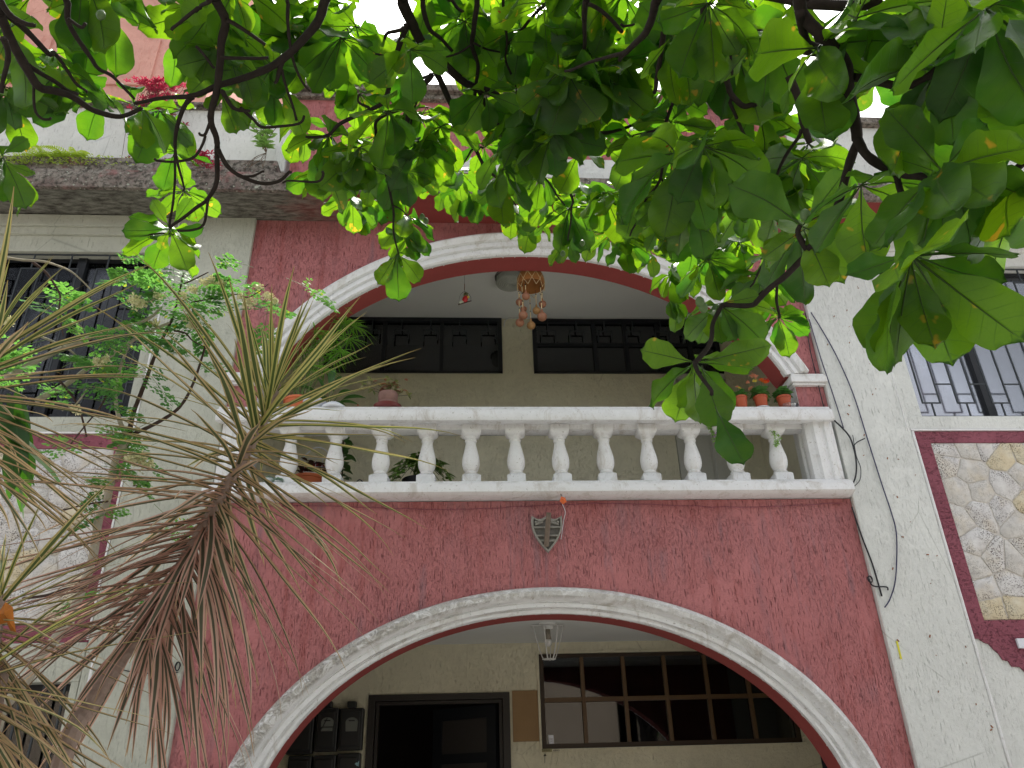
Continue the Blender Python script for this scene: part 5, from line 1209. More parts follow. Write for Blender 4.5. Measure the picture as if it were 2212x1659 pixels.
def pot_plant(x, y, z, r_, h, label, mat, flowers, nl, seed, lean=0, size=1.0, name='potted_plant', group=None):
    th_ = thing(name, (x, y, z), label, 'potted plant', group); rr = random.Random(seed); mb = MB()
    mb.lathe((x, y, z), [(r_*.70, 0), (r_*.73, .003), (r_*.93, h*.84), (r_*1.0, h*.85), (r_*1.03, h*.99), (r_*1.0, h), (r_*.93, h*.99), (r_*.90, h*.88), (r_*.2, h*.86), (0, h*.86)], 28)
    mb.build('pot', M[mat], th_, smooth=40)
    mb = MB(); mb.lathe((x, y, z+h*.87), [(r_*.9, 0), (0, .004)], 16); mb.build('soil', M['soil'], th_)
    for k in range(nl):
        mb = MB(); a = k*2.4+rr.uniform(-.2, .2); el = rr.uniform(.1, 1.2); L = rr.uniform(.035, .055)*size; hgt = rr.uniform(0, .035)*size
        q = Vector((x+lean*hgt, y, z+h*.88+hgt))+Vector((cos(a), sin(a), 0))*r_*rr.uniform(.1, .5)
        round_leaf(mb, q, Vector((cos(a)*cos(el), sin(a)*cos(el), sin(el))), L, L*.33, .35); mb.build('leaf', M['succ'], th_, smooth=True)
    for (dx, dz, rad, fm, n) in flowers:
        mb = MB(); q = Vector((x+dx, y-.02, z+h+dz*1.05+.01)); mb.tube([(x+dx*.3, y, z+h*.9), q], .0018, 5)
        mb.build('stem', M['mrach'], th_)
        mb = MB()
        for k in range(n):
            c = q+Vector((rr.gauss(0, rad), rr.gauss(0, rad*.7), rr.gauss(0, rad*.6)))
            for j in range(4):
                a = j*pi/2+rr.random(); d = Vector((cos(a), sin(a)-.3, .5)).normalized(); round_leaf(mb, c, d, .011, .005, 0, 2)
        mb.build('flower', M[fm], th_)
    return th_
ZR = 4.14
def railx(px): return W(px, 885, .03).x
pot_plant(railx(1599), -.015, ZR, .052, .112, 'small succulent, leftmost of three terracotta pots at the right rail end', 'terra', [(-.02, .065, .006, 'fpink', 10), (.0, .055, .005, 'fyel', 6)], 44, 1, size=1.2, group='terracotta pots at the right end of the rail')
pot_plant(railx(1642), -.015, ZR+.006, .055, .110, 'tall kalanchoe with orange and faded pink flowers in a terracotta pot', 'terra', [(-.03, .155, .014, 'fpink', 30), (-.085, .10, .010, 'fpink', 18), (-.075, .05, .010, 'fpink', 18), (-.03, .11, .007, 'fyel', 10), (.03, .12, .010, 'forange', 22), (.055, .10, .010, 'forange', 20), (.07, .115, .014, 'fred', 26)], 80, 2, size=1.45, group='terracotta pots at the right end of the rail')
pot_plant(railx(1692), -.015, ZR+.002, .056, .112, 'flowerless green succulent in the terracotta pot nearest the arch pier', 'terra', [], 80, 3, size=1.45, group='terracotta pots at the right end of the rail')
x = railx(1640); mb = MB(); mb.lathe((x, -.02, ZR), [(.03, 0), (.05, .001), (.062, .009), (.064, .010), (.05, .005), (0, .004)], 24)
tag(mb.build('saucer', M['whitepl'], loc=(x, 0, ZR), smooth=True), 'small white saucer under the tall kalanchoe pot', 'saucer')
x = railx(1700); mb = MB(); mb.lathe((x, -.012, ZR), [(.066, 0), (.072, .03), (.076, .034), (.074, .035), (.070, .031), (.064, .003)], 28)
tag(mb.build('plastic_tub', M['clear'], loc=(x, .03, ZR), smooth=True), 'clear plastic tub round the foot of the right-hand terracotta pot', 'tub')
# clay pot with red leaves at the left
x = railx(838); th_ = thing('potted_begonia', (x, -.0, ZR), 'old ribbed clay pot of reddish begonia on a saucer, left of the rail middle', 'potted plant')
mb = MB(); mb.lathe((x, -.0, ZR+.012), [(.055, 0), (.067, .008), (.072, .05), (.070, .06), (.074, .065), (.076, .125), (.072, .135), (.064, .132), (.055, .12), (0, .12)], 28); mb.build('pot', M['clay'], th_, smooth=40)
mb = MB(); mb.lathe((x, -.0, ZR+.128), [(.062, 0), (0, .006)], 16); mb.build('soil', M['soil'], th_)
mb = MB(); mb.lathe((x, -.0, ZR), [(.07, 0), (.10, .012), (.108, .036), (.103, .038), (.09, .016), (0, .013)], 32); mb.build('saucer', pot_mat('oxblood_glaze', (.16, .035, .035), .35), th_, smooth=40)
M['beg'] = gleaf('begonia_leaf', (.20, .07, .04), (.34, .17, .12), (.4, .15, .08), .3, .5); M['begg'] = gleaf('begonia_green', (.12, .19, .06), (.30, .20, .12), (.3, .4, .1), .3, .5)
rr = random.Random(31)
for k in range(70):
    a = rr.uniform(0, 6.28); hgt = rr.uniform(0, .13)*(.6+.4*rr.random()); q = Vector((x+rr.gauss(.0, .045), .0+rr.gauss(0, .03), ZR+.145+hgt)); mb = MB()
    round_leaf(mb, q, Vector((cos(a), sin(a)*.6-.2, rr.uniform(-.4, .7))), rr.uniform(.03, .05), .013, .3); mb.build('leaf', M['beg' if rr.random() < .7 else 'begg'], th_, smooth=True)
mb = MB()
for (ax_, az_) in ((-.20, .12), (-.15, .16), (-.12, .07), (.10, .05), (.15, .03), (.0, .17), (.04, .14)):
    P_ = smooth_path([(x, -.0, ZR+.128), (x+ax_*.4, .0, ZR+.11+az_*.6), (x+ax_, -.01, ZR+.1+az_)], 3); mb.tube(P_, .0018, 4)
    for j in range(4): a = rr.uniform(0, 6.28); lf = MB(); round_leaf(lf, Vector(P_[-1]), Vector((cos(a), -.3, sin(a))), .042, .015, .2); lf.build('leaf', M['begg'], th_, smooth=True)
mb.build('stem', M['dbark'], th_)
mb = MB(); mb.lathe((x-.225, -.0, ZR+.045), [(0, 0), (.006, .005), (0, .011)], 8); mb.lathe((x-.01, -.05, ZR+.12), [(0, 0), (.008, .007), (0, .014)], 8); mb.build('flower', M['fred'], th_)
# papyrus, dieffenbachia, bowls at the left end of the rail
M['papy'] = gleaf('papyrus_blade', (.08, .25, .03), (.18, .42, .06), (.3, .65, .05), .4, .4)
xp = railx(640); pa = thing('papyrus', (xp, .12, ZR), 'grassy green umbrella papyrus in an orange pot at the left foot of the balcony arch', 'potted plant')
mb = MB(); mb.lathe((xp, .12, ZR), [(.07, 0), (.085, .01), (.115, .12), (.125, .125), (.125, .14), (.11, .14), (.105, .12), (0, .12)], 28); mb.build('pot', M['orangepot'], pa, smooth=40)
mb = MB(); mb.lathe((xp, .12, ZR+.125), [(.106, 0), (0, .004)], 16); mb.build('soil', M['soil'], pa)
rr = random.Random(12); 
for (hx_, hy_, R_) in ((745,700,.20),(720,725,.22),(700,690,.18),(680,720,.20),(660,700,.18),(650,750,.2),(690,760,.2),(765,705,.18),(735,690,.2),(700,740,.2),(660,670,.18),(720,775,.16),(755,735,.18),(735,665,.14),(690,660,.12),(640,680,.15),(700,800,.18),(735,760,.16),(670,790,.16),(625,720,.14)):
    h = W(hx_, hy_, .12+rr.uniform(-.08, .10)); mb = MB(); b0 = Vector((xp+rr.uniform(-.06, .06), .12+rr.uniform(-.04, .04), ZR+.1)); mb.tube(smooth_path([b0, b0.lerp(h, .5)+Vector((-.03, 0, .04)), h], 4), .003, 5); mb.build('stalk', M['mrach'], pa)
    mb = MB(); a0 = rr.random()*6
    for k in range(20): a = a0+k*2*pi/20; strip_leaf(mb, h, Vector((cos(a), sin(a), rr.uniform(-.1, .45))), R_*rr.uniform(.75, 1.1), .0055, 5, rr.uniform(.3, .8))
    mb.build('whorl', M['papy'], pa)
M['dief'] = gleaf('dieffenbachia_leaf', (.02, .07, .025), (.10, .22, .05), (.1, .3, .04), .2, .35)
xd = railx(700); di = thing('dieffenbachia', (xd, .16, ZR), 'dark mottled broad-leaved plant beside the papyrus on the rail', 'potted plant')
mb = MB(); mb.lathe((xd, .16, ZR), [(.045, 0), (.06, .075), (.064, .08), (.055, .08), (0, .07)], 20); mb.build('pot', M['terra'], di, smooth=40)
for (tx, ty) in ((690,815),(735,810),(765,865),(750,840),(720,790),(660,830),(780,850),(740,870),(700,860)):
    q = W(tx, ty, .12); b0 = Vector((xd, .16, ZR+.08)); m0 = b0.lerp(q, .45)+Vector((0, 0, .03)); mb = MB(); mb.tube([b0, m0], .003, 5); mb.build('stalk', M['mrach'], di); mb = MB(); round_leaf(mb, m0, q-m0, (q-m0).length*1.1+.03, .030, .3, 7); mb.build('leaf', M['dief'], di, smooth=True)
x = railx(680); mb = MB(); mb.lathe((x, -.0, ZR), [(.03, 0), (.035, .008), (.085, .075), (.088, .076), (.080, .070), (0, .012)], 28); tag(mb.build('bowl', M['whitepl'], loc=(x, 0, ZR), smooth=True), 'bluish white shallow bowl on the rail beside the papyrus', 'bowl')
x = railx(722); mb = MB(); mb.lathe((x, .0, ZR), [(.0, .068), (.05, .060), (.09, .030), (.10, 0), (.096, 0), (0, .01)], 28); tag(mb.build('plate', M['whitepl'], loc=(x, 0, ZR), smooth=True), 'upturned white plate on the rail left of the clay begonia pot', 'plate')
# behind the balusters
ZF = 3.556
def floor_pot(px, py, y, r_, h, mat, name, label, cat='plant pot'):
    p = W(px, py, y); z = ZF
    return Vector((p.x, y, z))
# orange pot with dark dried plant and a wire basket
p = W(666, 1040, .33); op = thing('flower_pot', (p.x, .35, ZF), 'orange pot of dry brown growth behind the second baluster from the left', 'flower pot')
mb = MB(); mb.lathe((p.x, .35, ZF), [(.075, 0), (.085, .02), (.118, .155), (.126, .16), (.126, .18), (.116, .18), (.108, .16), (0, .155)], 28); mb.build('pot', M['orangepot'], op, smooth=40)
mb = MB(); mb.lathe((p.x, .35, ZF+.185), [(.119, -.004), (.123, 0), (.119, .004)], 28); mb.build('rim', M['whitepl'], op)
rr = random.Random(5); mb = MB()
for k in range(60): a = rr.uniform(0, 6.28); strip_leaf(mb, Vector((p.x+rr.gauss(0, .05), .35+rr.gauss(0, .05), ZF+.17+rr.uniform(0, .12))), Vector((cos(a), sin(a), rr.uniform(0, 1))), .08, .02, 3, .4)
mb.build('dry_foliage', plain('dry_brown_leaf', (.075, .045, .03), .9, .1, var=.4), op)['kind'] = 'stuff'
pb = W(690, 970, .5); ZB = ZF; ZF = 3.50; bk = thing('wire_basket', (pb.x, .5, ZF+.25), 'white wire basket with a red cloth behind the balustrade at the left', 'basket')
mb = MB(); 
for k in range(6): mb.tube([(pb.x+.13*cos(a)*(1-.08*k*0), .5+.09*sin(a), ZF+.25+.035*k) for a in [j*pi/12 for j in range(25)]], .0025, 4, cap=False)
for k in range(16): a = k*pi/8; mb.tube([(pb.x+.13*cos(a), .5+.09*sin(a), ZF+.25), (pb.x+.13*cos(a), .5+.09*sin(a), ZF+.43)], .0025, 4)
mb.tube([(pb.x-.13+.26*t, .46, ZF+.43+.11*sin(t*pi)) for t in [i/12 for i in range(13)]], .005, 6); mb.build('wire', M['whitepl'], bk)
mb = MB(); rr = random.Random(4); n = 12
mb.lathe((pb.x-.02, .5, ZF+.29), [(0, 0), (.08, .01), (.10, .06), (.07, .11), (.03, .13), (0, .12)], 14); mb.v = [(v[0]+.012*noise.noise(Vector(v)*30), v[1]+.012*noise.noise(Vector(v)*28), v[2]+.012*noise.noise(Vector(v)*25)) for v in mb.v]; mb.build('red_cloth', plain('dark_red_cloth', (.22, .02, .03), .9, .1, var=.2), bk, smooth=True); ZF = ZB
# pothos
M['poth'] = gleaf('pothos_leaf', (.09, .19, .04), (.24, .38, .10), (.3, .55, .08), .3, .35)
pp = W(905, 1040, .33); po = thing('pothos', (pp.x, .30, ZF), 'lime green pothos in a dark pot behind the fourth and fifth balusters', 'potted plant')
mb = MB(); mb.lathe((pp.x, .30, ZF), [(.09, 0), (.10, .01), (.125, .13), (.13, .135), (.12, .135), (0, .12)], 28); mb.build('pot', M['ironblk'], po, smooth=40)
mb = MB(); mb.lathe((pp.x, .30, ZF), [(.10, .0), (.15, .012), (.155, .02), (.10, .012)], 28); mb.build('saucer', M['whitepl'], po, smooth=40)
rr = random.Random(77)
for k in range(150):
    a = rr.uniform(0, 6.28); R_ = rr.uniform(.02, .19)*(1.15 if abs(cos(a)) > .6 else .8); hz = .30*(1-(R_/.26)**2)+rr.uniform(-.05, .02)
    q = Vector((pp.x+R_*1.15*cos(a)+.02, .30+R_*.7*sin(a), ZF+max(.06, .04+hz))); d = Vector((cos(a)*.8+rr.uniform(-.4, .4), sin(a)*.6-.5, rr.uniform(-.7, .2))); mb = MB(); round_leaf(mb, q, d, rr.uniform(.06, .085), .036, .35, 6, True); mb.build('leaf', M['poth'], po, smooth=True)
mb = MB()
for k in range(10): a = k*.63; mb.tube(smooth_path([(pp.x, .3, ZF+.12), (pp.x+.08*cos(a), .3+.05*sin(a), ZF+.25), (pp.x+.19*cos(a), .3+.1*sin(a), ZF+.16)], 3), .0025, 4)
mb.build('stem', M['mrach'], po)
pr = W(745, 985, .45); ru = thing('rubber_plant', (pr.x, .45, ZF), 'dark round-leaved plant behind the third baluster from the left', 'potted plant')
mb = MB(); mb.lathe((pr.x, .45, ZF), [(.06, 0), (.075, .1), (.08, .1), (0, .09)], 20); mb.build('pot', M['terra'], ru, smooth=40)
mb = MB(); mb.tube([(pr.x, .45, ZF+.08), (pr.x-.02, .43, ZF+.55)], .006, 6); mb.build('stem', M['dbark'], ru); rr = random.Random(9)
for k in range(26): a = k*2.4; mb = MB(); round_leaf(mb, Vector((pr.x-.01, .44, ZF+.15+.016*k)), Vector((cos(a), sin(a)*.8, rr.uniform(-.2, .6))), rr.uniform(.08, .12), .032, .3, 6); mb.build('leaf', M['dief'], ru, smooth=True)
# little succulents on the bottom rail at the far left, cable loop
for i, (px, py) in enumerate(((588,985), (600,1045))):
    q = W(px, py, .02 if i == 0 else -.02); z = 3.55 if i else q.z; th_ = thing('succulent', (q.x, q.y, 3.552), ('pale blue succulent rosette in a white cup between the first balusters', 'pale trailing succulent on the bottom rail at the far left')[i], 'succulent')
    mb = MB(); mb.lathe((q.x, q.y, 3.552), [(.025, 0), (.038, .05), (.04, .052), (.03, .05), (0, .045)] if i == 0 else [(.02, 0), (.03, .02), (0, .02)], 18); mb.build('cup', M['whitepl'], th_, smooth=40)
    mb = MB(); rr = random.Random(i)
    for k in range(40): a = k*2.4; strip_leaf(mb, Vector((q.x, q.y, 3.60 if i == 0 else 3.575)), Vector((cos(a), sin(a)*.8, 1-k*.03)), .05, .009, 3, .3)
    mb.build('foliage', gleaf('pale_succulent', (.20, .32, .26), (.32, .42, .34), (.3, .5, .3), .15), th_)
q = W(775, 1052, .05); mb = MB(); mb.tube(smooth_path([(q.x-.05, .12, 3.56), (q.x-.03, .05, 3.575), (q.x+.01, .0, 3.59), (q.x+.04, .03, 3.57), (q.x+.05, .1, 3.556)], 5), .004, 6); tag(mb.build('cable_loop', M['ironblk'], loc=(q.x, .05, 3.56), smooth=True), 'short loop of black cable on the bottom rail between two balusters', 'cable')
# trailing flower hanging through the balustrade and a sprig
for i, (px, py, h, lab) in enumerate(((1530,915,.33,'trailing vine with small violet flowers hanging behind the big drooping leaf'), (1662,925,.20,'little green sprig hanging from the underside of the rail near the right post'))):
    q = W(px, py, .0); th_ = thing('trailing_vine', (q.x, 0, q.z), lab, 'vine'); rr = random.Random(i+3); st_ = MB(); lf = MB(); fl = MB()
    for k in range(5 if i == 0 else 2):
        P_ = smooth_path([q, q+Vector((.03+rr.uniform(-.02, .02), -.03, -h*.5)), q+Vector((.09+rr.uniform(-.03, .03) if i == 0 else .01, -.03, -h*rr.uniform(.7, 1)))], 6); st_.tube(P_, .0018, 4)
        for p in P_:
            for j in range(3 if i == 0 else 2): a = rr.uniform(0, 6.28); round_leaf(lf, p, Vector((cos(a), sin(a)*.5, rr.uniform(-.4, .6))), .022, .008, .2, 3)
        if i == 0:
            for p in P_[4:]: 
                for j in range(3): a = rr.uniform(0, 6.28); round_leaf(fl, p+Vector((rr.gauss(.01, .01), -.01, rr.gauss(0, .01))), Vector((cos(a), -.5, sin(a))), .010, .005, 0, 2)
    st_.build('stem', M['mrach'], th_); lf.build('foliage', M['weed'], th_)['kind'] = 'stuff'
    if i == 0: fl.build('flower', plain('violet_petal', (.42, .22, .50), .7, .2), th_)
# ------------------------------------------------------------------ gourd chime, bird swing, lamps
GC = Vector((.568, .35, 5.64)); ch = thing('gourd_chime', GC, 'hanging chime of small round gourds strung under an upturned calabash bowl', 'wind chime')
M['gourd'] = plain('gourd_skin', (.31, .14, .08), .5, .4, var=.35, scale=18); M['gourdy'] = plain('yellow_gourd', (.38, .21, .08), .5, .4, var=.3, scale=18); M['calin'] = plain('calabash', (.42, .19, .065), .6, .3, var=.2, scale=20); M['bead'] = plain('black_bead', (.02, .02, .02), .3, .5); M['cane'] = plain('cane', (.66, .52, .30), .6, .3)
mb = MB(); mb.lathe(GC, [(.122, -.10), (.124, -.06), (.118, -.01), (.10, .035), (.07, .065), (.035, .08), (0, .084), (0, .078), (.035, .073), (.066, .058), (.094, .03), (.112, -.01), (.118, -.06), (.118, -.10), (.122, -.10)], 36); mb.build('bowl', M['calin'], ch, smooth=50)
for k in range(10):
    for s_ in (-1, 1):
        a0 = k*2*pi/10; a1 = a0+s_*pi/10; mb = MB(); mb.tube([GC+Vector((.121*cos(a0), .121*sin(a0), -.01)), GC+Vector((.127*cos(a1), .127*sin(a1), -.085))], .0028, 5); mb.build('cane_stick', M['cane'], ch)
        a2 = a1+s_*pi/10; mb = MB(); mb.tube([GC+Vector((.127*cos(a1), .127*sin(a1), -.085)), GC+Vector((.118*cos(a2), .118*sin(a2), -.15))], .0024, 5); mb.build('cane_stick', M['cane'], ch)
gprof = [(0, -.034), (.016, -.031), (.029, -.020), (.035, -.004), (.034, .010), (.025, .024), (.013, .033), (.009, .045), (.007, .058), (.005, .064), (0, .065)]
gm = []
for mt_ in ('gourd', 'gourdy'): mb = MB(); mb.lathe((0,0,0), gprof, 20); gm.append(mb.mesh('gourd', M[mt_], smooth=True))
for i, (px, py, ang_, mm, sc_) in enumerate(((1136,640,-2.0,0,1.0),(1122,653,2.7,0,.95),(1131,668,2.2,0,.85),(1159,671,.6,1,1.0),(1172,657,.3,0,.98),(1130,681,-2.4,0,1.15),(1171,684,-.6,0,1.2),(1123,697,3.0,0,1.1),(1147,703,1.0,1,1.1))):
    yy = .35+.10*sin(ang_); g = W(px, py, yy); x0_ = g.x; top_ = Vector((x0_+(GC.x+.118*cos(ang_)-x0_)*.3, yy, GC.z-.13)); bt_ = Vector((g.x, yy, g.z+.06*sc_))
    mb = MB(); mb.tube([Vector((x0_, yy, GC.z-.10)), bt_], .0016, 4); mb.build('cord', M['bead'], ch)
    zt = GC.z-.14; zb_ = bt_.z
    n = max(1, int((zt-zb_)/.075)); 
    for k in range(n):
        zz = zt-(zt-zb_)*k/n; L_ = (zt-zb_)/n
        mb = MB(); mb.tube([(g.x, yy, zz-.012), (g.x, yy, zz-L_+.010)], .0042, 6); mb.build('cane_tube', M['cane'], ch)
        mb = MB(); mb.lathe((g.x, yy, zz-.012), [(0, 0), (.0075, .006), (0, .012)], 8); mb.build('bead', M['bead'], ch, smooth=True)
    link('gourd', gm[mm], ch, Matrix.Translation(g) @ Matrix.Scale(sc_, 4))
mb = MB(); mb.tube([GC+Vector((0, 0, .083)), (GC.x, .35, 6.12)], .002, 4); mb.build('cord', M['bead'], ch)
BR_ = Vector((-.017, .5, 5.50)); bs = thing('bird_swing', BR_, 'tiny painted parrot ornament on a hanging perch under the balcony arch', 'ornament')
M['pred'] = plain('painted_red', (.60, .03, .04), .35, .5); M['pgreen'] = plain('painted_olive', (.16, .18, .08), .4, .5); M['pwhite'] = plain('painted_white', (.62, .68, .55), .4, .5)
def off(vs, o_): return [Vector(v)+o_ for v in vs]
mb = MB(); mb.lathe(BR_, [(0, -.04), (.018, -.034), (.027, -.012), (.026, .008), (.018, .028), (.0, .03)], 16); mb.v = [(v[0]+(v[2]-BR_.z)*.2, v[1], v[2]) for v in mb.v]; mb.build('body', M['pred'], bs, smooth=True)
mb = MB(); mb.lathe(BR_+Vector((.006, 0, .045)), [(0, -.024), (.014, -.02), (.021, -.002), (.019, .012), (.010, .022), (0, .024)], 16); mb.build('head', M['pgreen'], bs, smooth=True)
mb = MB(); mb.lathe(BR_+Vector((.006, -.022, .045)), [(0, -.012), (.005, -.002), (.004, .004), (0, .006)], 8); mb.build('beak', M['bead'], bs, smooth=True)
for s_ in (-1, 1): mb = MB(); mb.lathe(BR_+Vector((.006+s_*.012, -.016, .053)), [(0, -.003), (.003, 0), (0, .003)], 6); mb.build('eye', M['bead'], bs)
mb = MB(); mb.obox(BR_+Vector((.022, -.012, .012)), Vector((.013, 0, .006)), Vector((0, .006, 0)), Vector((-.003, 0, .010))); mb.build('wing', M['fyel'], bs, bevel=.003)
mb = MB(); mb.obox(BR_+Vector((-.028, -.005, -.034)), Vector((.024, 0, .012)), Vector((0, .007, 0)), Vector((-.004, 0, .010))); mb.build('tail', M['pwhite'], bs, bevel=.003)
mb = MB(); mb.tube([BR_+Vector((-.062, -.0, -.060)), BR_+Vector((.056, 0, -.018))], .0055, 8); mb.build('perch', plain('perch_wood', (.06, .02, .02), .6, .3), bs)
mb = MB(); mb.tube(smooth_path([BR_+Vector((-.055, 0, -.056)), BR_+Vector((-.052, 0, .02)), BR_+Vector((-.03, 0, .065)), BR_+Vector((-.006, 0, .078)), BR_+Vector((.028, 0, .06)), BR_+Vector((.05, 0, .02)), BR_+Vector((.050, 0, -.02))], 4), .0017, 5, cap=False); mb.tube([BR_+Vector((-.006, 0, .078)), (BR_.x-.006, .5, 6.12)], .0015, 4); mb.build('wire', M['bead'], bs)
mb = MB(); mb.tube([BR_+Vector((-.006, 0, .10)), BR_+Vector((-.006, 0, .165))], .0035, 6); mb.build('toggle', plain('brown_toggle', (.20, .05, .02), .5, .4), bs)
q = Vector((.43, 1.02, 6.12)); cl = thing('ceiling_light', q, 'round frosted ceiling light with rings behind the gourd chime', 'ceiling light')
mb = MB(); mb.lathe(q, [(.155, 0), (.155, -.012), (.13, -.018)], 36); mb.build('base', plain('lamp_base', (.17, .17, .16), .6, .3), cl, smooth=40)
mb = MB(); pr_ = [(.135, -.012), (.14, -.05), (.143, -.075), (.138, -.085)]; 
for k in range(6): r_ = .13-.02*k; pr_ += [(r_, -.088-.003*k), (r_-.006, -.084-.003*k)]
mb.lathe(q, pr_+[(0, -.1)], 36); mb.build('shade', plain('frosted_shade', (.40, .42, .37), .5, .4), cl, smooth=30)
q = Vector((.635, .9, 2.72)); la = thing('cage_lamp', q, 'white wire cage lamp with a bare bulb on the porch ceiling', 'lamp'); M['wlamp'] = plain('white_lamp_metal', (.66, .66, .64), .5, .4)
mb = MB(); mb.lathe(q, [(.07, 0), (.07, -.012), (.045, -.02), (.04, -.045), (.038, -.045), (0, -.04)], 24); mb.box(q.x-.135, q.x+.13, .888, .912, 2.70, 2.706); mb.build('base', M['wlamp'], la, smooth=40)
for k, (dx, dy) in enumerate(((-.115, 0), (-.035, -.06), (.03, .06), (.075, -.05), (.12, .02))):
    mb = MB(); mb.tube(smooth_path([(q.x+dx, .9+dy, 2.70), (q.x+dx*.75, .9+dy*.8, 2.58), (q.x+dx*.42, .9+dy*.5, 2.465), (q.x+dx*.2, .9+dy*.2, 2.452)], 4), .006 if k % 2 else .0042, 6); mb.build('strut', M['wlamp'], la, smooth=True)
mb = MB(); mb.tube([(q.x+.05*cos(a), .9+.03*sin(a), 2.456) for a in [j*pi/10 for j in range(21)]], .004, 5, cap=False); mb.build('ring', M['wlamp'], la)
mb = MB(); mb.lathe(q+Vector((0, 0, -.09)), [(.018, .05), (.02, .0), (.026, -.03)], 16); mb.build('socket', plain('lamp_socket', (.30, .27, .22), .6, .3), la, smooth=True)
mb = MB(); mb.lathe(q+Vector((0, 0, -.12)), [(.026, 0), (.030, -.02), (.027, -.038), (.015, -.05), (0, -.053)], 18); mb.build('bulb', plain('bulb_glass', (.66, .66, .64), .25, .5), la, smooth=True)
mb = MB(); x_ = W(1183, 1333, .45); mb.box(.58, .60, .5, .52, 2.706, 2.719); tag(mb.build('ceiling_hook', M['ironblk'], loc=(.59, .51, 2.71)), 'tiny dark hook on the porch ceiling in front of the cage lamp', 'hook')

# ------------------------------------------------------------------ shield emblem on the red wall
sh = thing('shield_emblem', (.565, 0, 3.04), 'grey cast shield with a flagpole tube on the red wall above the porch arch', 'emblem')
M['cast'] = plain('weathered_cast_metal', (.29, .275, .25), .7, .4, var=.4, scale=50, bump=.6); M['castd'] = plain('dark_cast_metal', (.14, .13, .12), .8, .3, var=.4, scale=50, bump=.6)  # castd is a darker tone for the recessed plate and the hook
cxs, zt_, zb_ = .568, 3.30, 3.035
def shp(k=1.0, dx=0.0):
    out = []; hw = .108*k
    for i in range(13): t = i/12; out.append((cxs-hw+2*hw*t, zt_-.026*abs(sin(t*2*pi))*1.0-(1-k)*.13))
    H = zt_-zb_; 
    for i in range(1, 12): t = i/12; out.append((cxs+hw*(1-t**2.2)*(1+.10*sin(t*pi)), zt_-(1-k)*.13-(H-(1-k)*.26)*t))
    out.append((cxs, zb_+(1-k)*.13))
    for i in range(11, 0, -1): t = i/12; out.append((cxs-hw*(1-t**2.2)*(1+.10*sin(t*pi)), zt_-(1-k)*.13-(H-(1-k)*.26)*t))
    return out
mb = MB(); mb.prism(shp(.99), -.020, -.002); mb.build('plate', M['castd'], sh)
o_, i_ = shp(1.0), shp(.86); n = len(o_); mb = MB()
vs = [(x, -.036, z) for x, z in o_]+[(x, -.036, z) for x, z in i_]+[(x, -.001, z) for x, z in o_]+[(x, -.019, z) for x, z in i_]
mb.add(vs, [f_ for j in range(n) for f_ in ((j, (j+1) % n, n+(j+1) % n, n+j), (j, 2*n+j, 2*n+(j+1) % n, (j+1) % n), (n+j, n+(j+1) % n, 3*n+(j+1) % n, 3*n+j))]); mb.build('rim', M['cast'], sh, bevel=.003)
for z_, hw in ((3.215, .093), (3.155, .082)): mb = MB(); mb.box(cxs-hw, cxs+hw, -.034, -.018, z_-.006, z_+.006); mb.build('rib', M['cast'], sh, bevel=.003)
mb = MB(); mb.box(cxs-.07, cxs+.07, -.028, -.018, 3.112, 3.128); mb.build('rib', M['cast'], sh, bevel=.004)
for s_ in (-1, 1):
    mb = MB(); mb.obox((cxs+s_*.055, -.024, 3.25), Vector((.030, 0, s_*-.010)), Vector((0, .007, 0)), Vector((0, 0, .012))); mb.build('relief', M['cast'], sh, bevel=.005)
    mb = MB(); mb.lathe((cxs+s_*.078, -.03, 3.252), [(0, -.012), (.010, -.004), (.010, .006), (0, .012)], 10); mb.build('relief', M['cast'], sh, smooth=True)
mb = MB(); P_ = [Vector((cxs-.012, -.03, 3.075)), Vector((cxs-.002, -.06, 3.18)), Vector((cxs+.010, -.10, 3.30))]; 
mb.tube(P_, .018, 14, cap=False); mb.tube(P_, .0145, 14, cap=False); mb.build('pole_tube', plain('rusty_tube', (.17, .13, .10), .7, .4, var=.5, scale=40), sh, smooth=True)
# string, dry leaf and thread under the rail
mb = MB(); P_ = [W(1218,1068,-.09), W(1214,1085,-.085), W(1221,1105,-.05), W(1218,1122,-.03), W(1214,1150,-.015), W(1212,1165,-.01)]; mb.tube(smooth_path(P_, 4), .0022, 5); tag(mb.build('white_thread', M['whitepl'], loc=P_[0]), 'thin white thread hanging down the red wall beside the shield', 'thread')
q = W(1216, 1080, -.10); hl = thing('hanging_dry_leaf', q, 'small orange dry leaf caught on a hook under the bottom rail', 'leaf'); mb = MB()
vs = [W(1212,1072,-.1), W(1209,1082,-.12), W(1216,1090,-.11), W(1224,1084,-.125), W(1221,1075,-.1), W(1216,1078,-.13)]; mb.add(vs, [(0,1,5),(1,2,5),(2,3,5),(3,4,5),(4,0,5)]); mb.build('blade', plain('scarlet_dry_leaf', (.72, .16, .05), .6, .3, var=.3), hl)
mb = MB(); mb.tube([W(1212,1060,-.09), W(1211,1066,-.1), W(1213,1072,-.1)], .004, 5); mb.build('hook', M['castd'], hl)
mb = MB(); P_ = [Vector((-1.75+i*.11, -.012-.004*sin(i*2.1), 3.375+.018*sin(i*.32)+.003*sin(i*2.7))) for i in range(42)]; mb.tube(P_, .003, 5); tag(mb.build('string', M['maroon'], loc=(.5, 0, 3.38)), 'thin cord painted red strung along the wall under the balcony', 'cord')

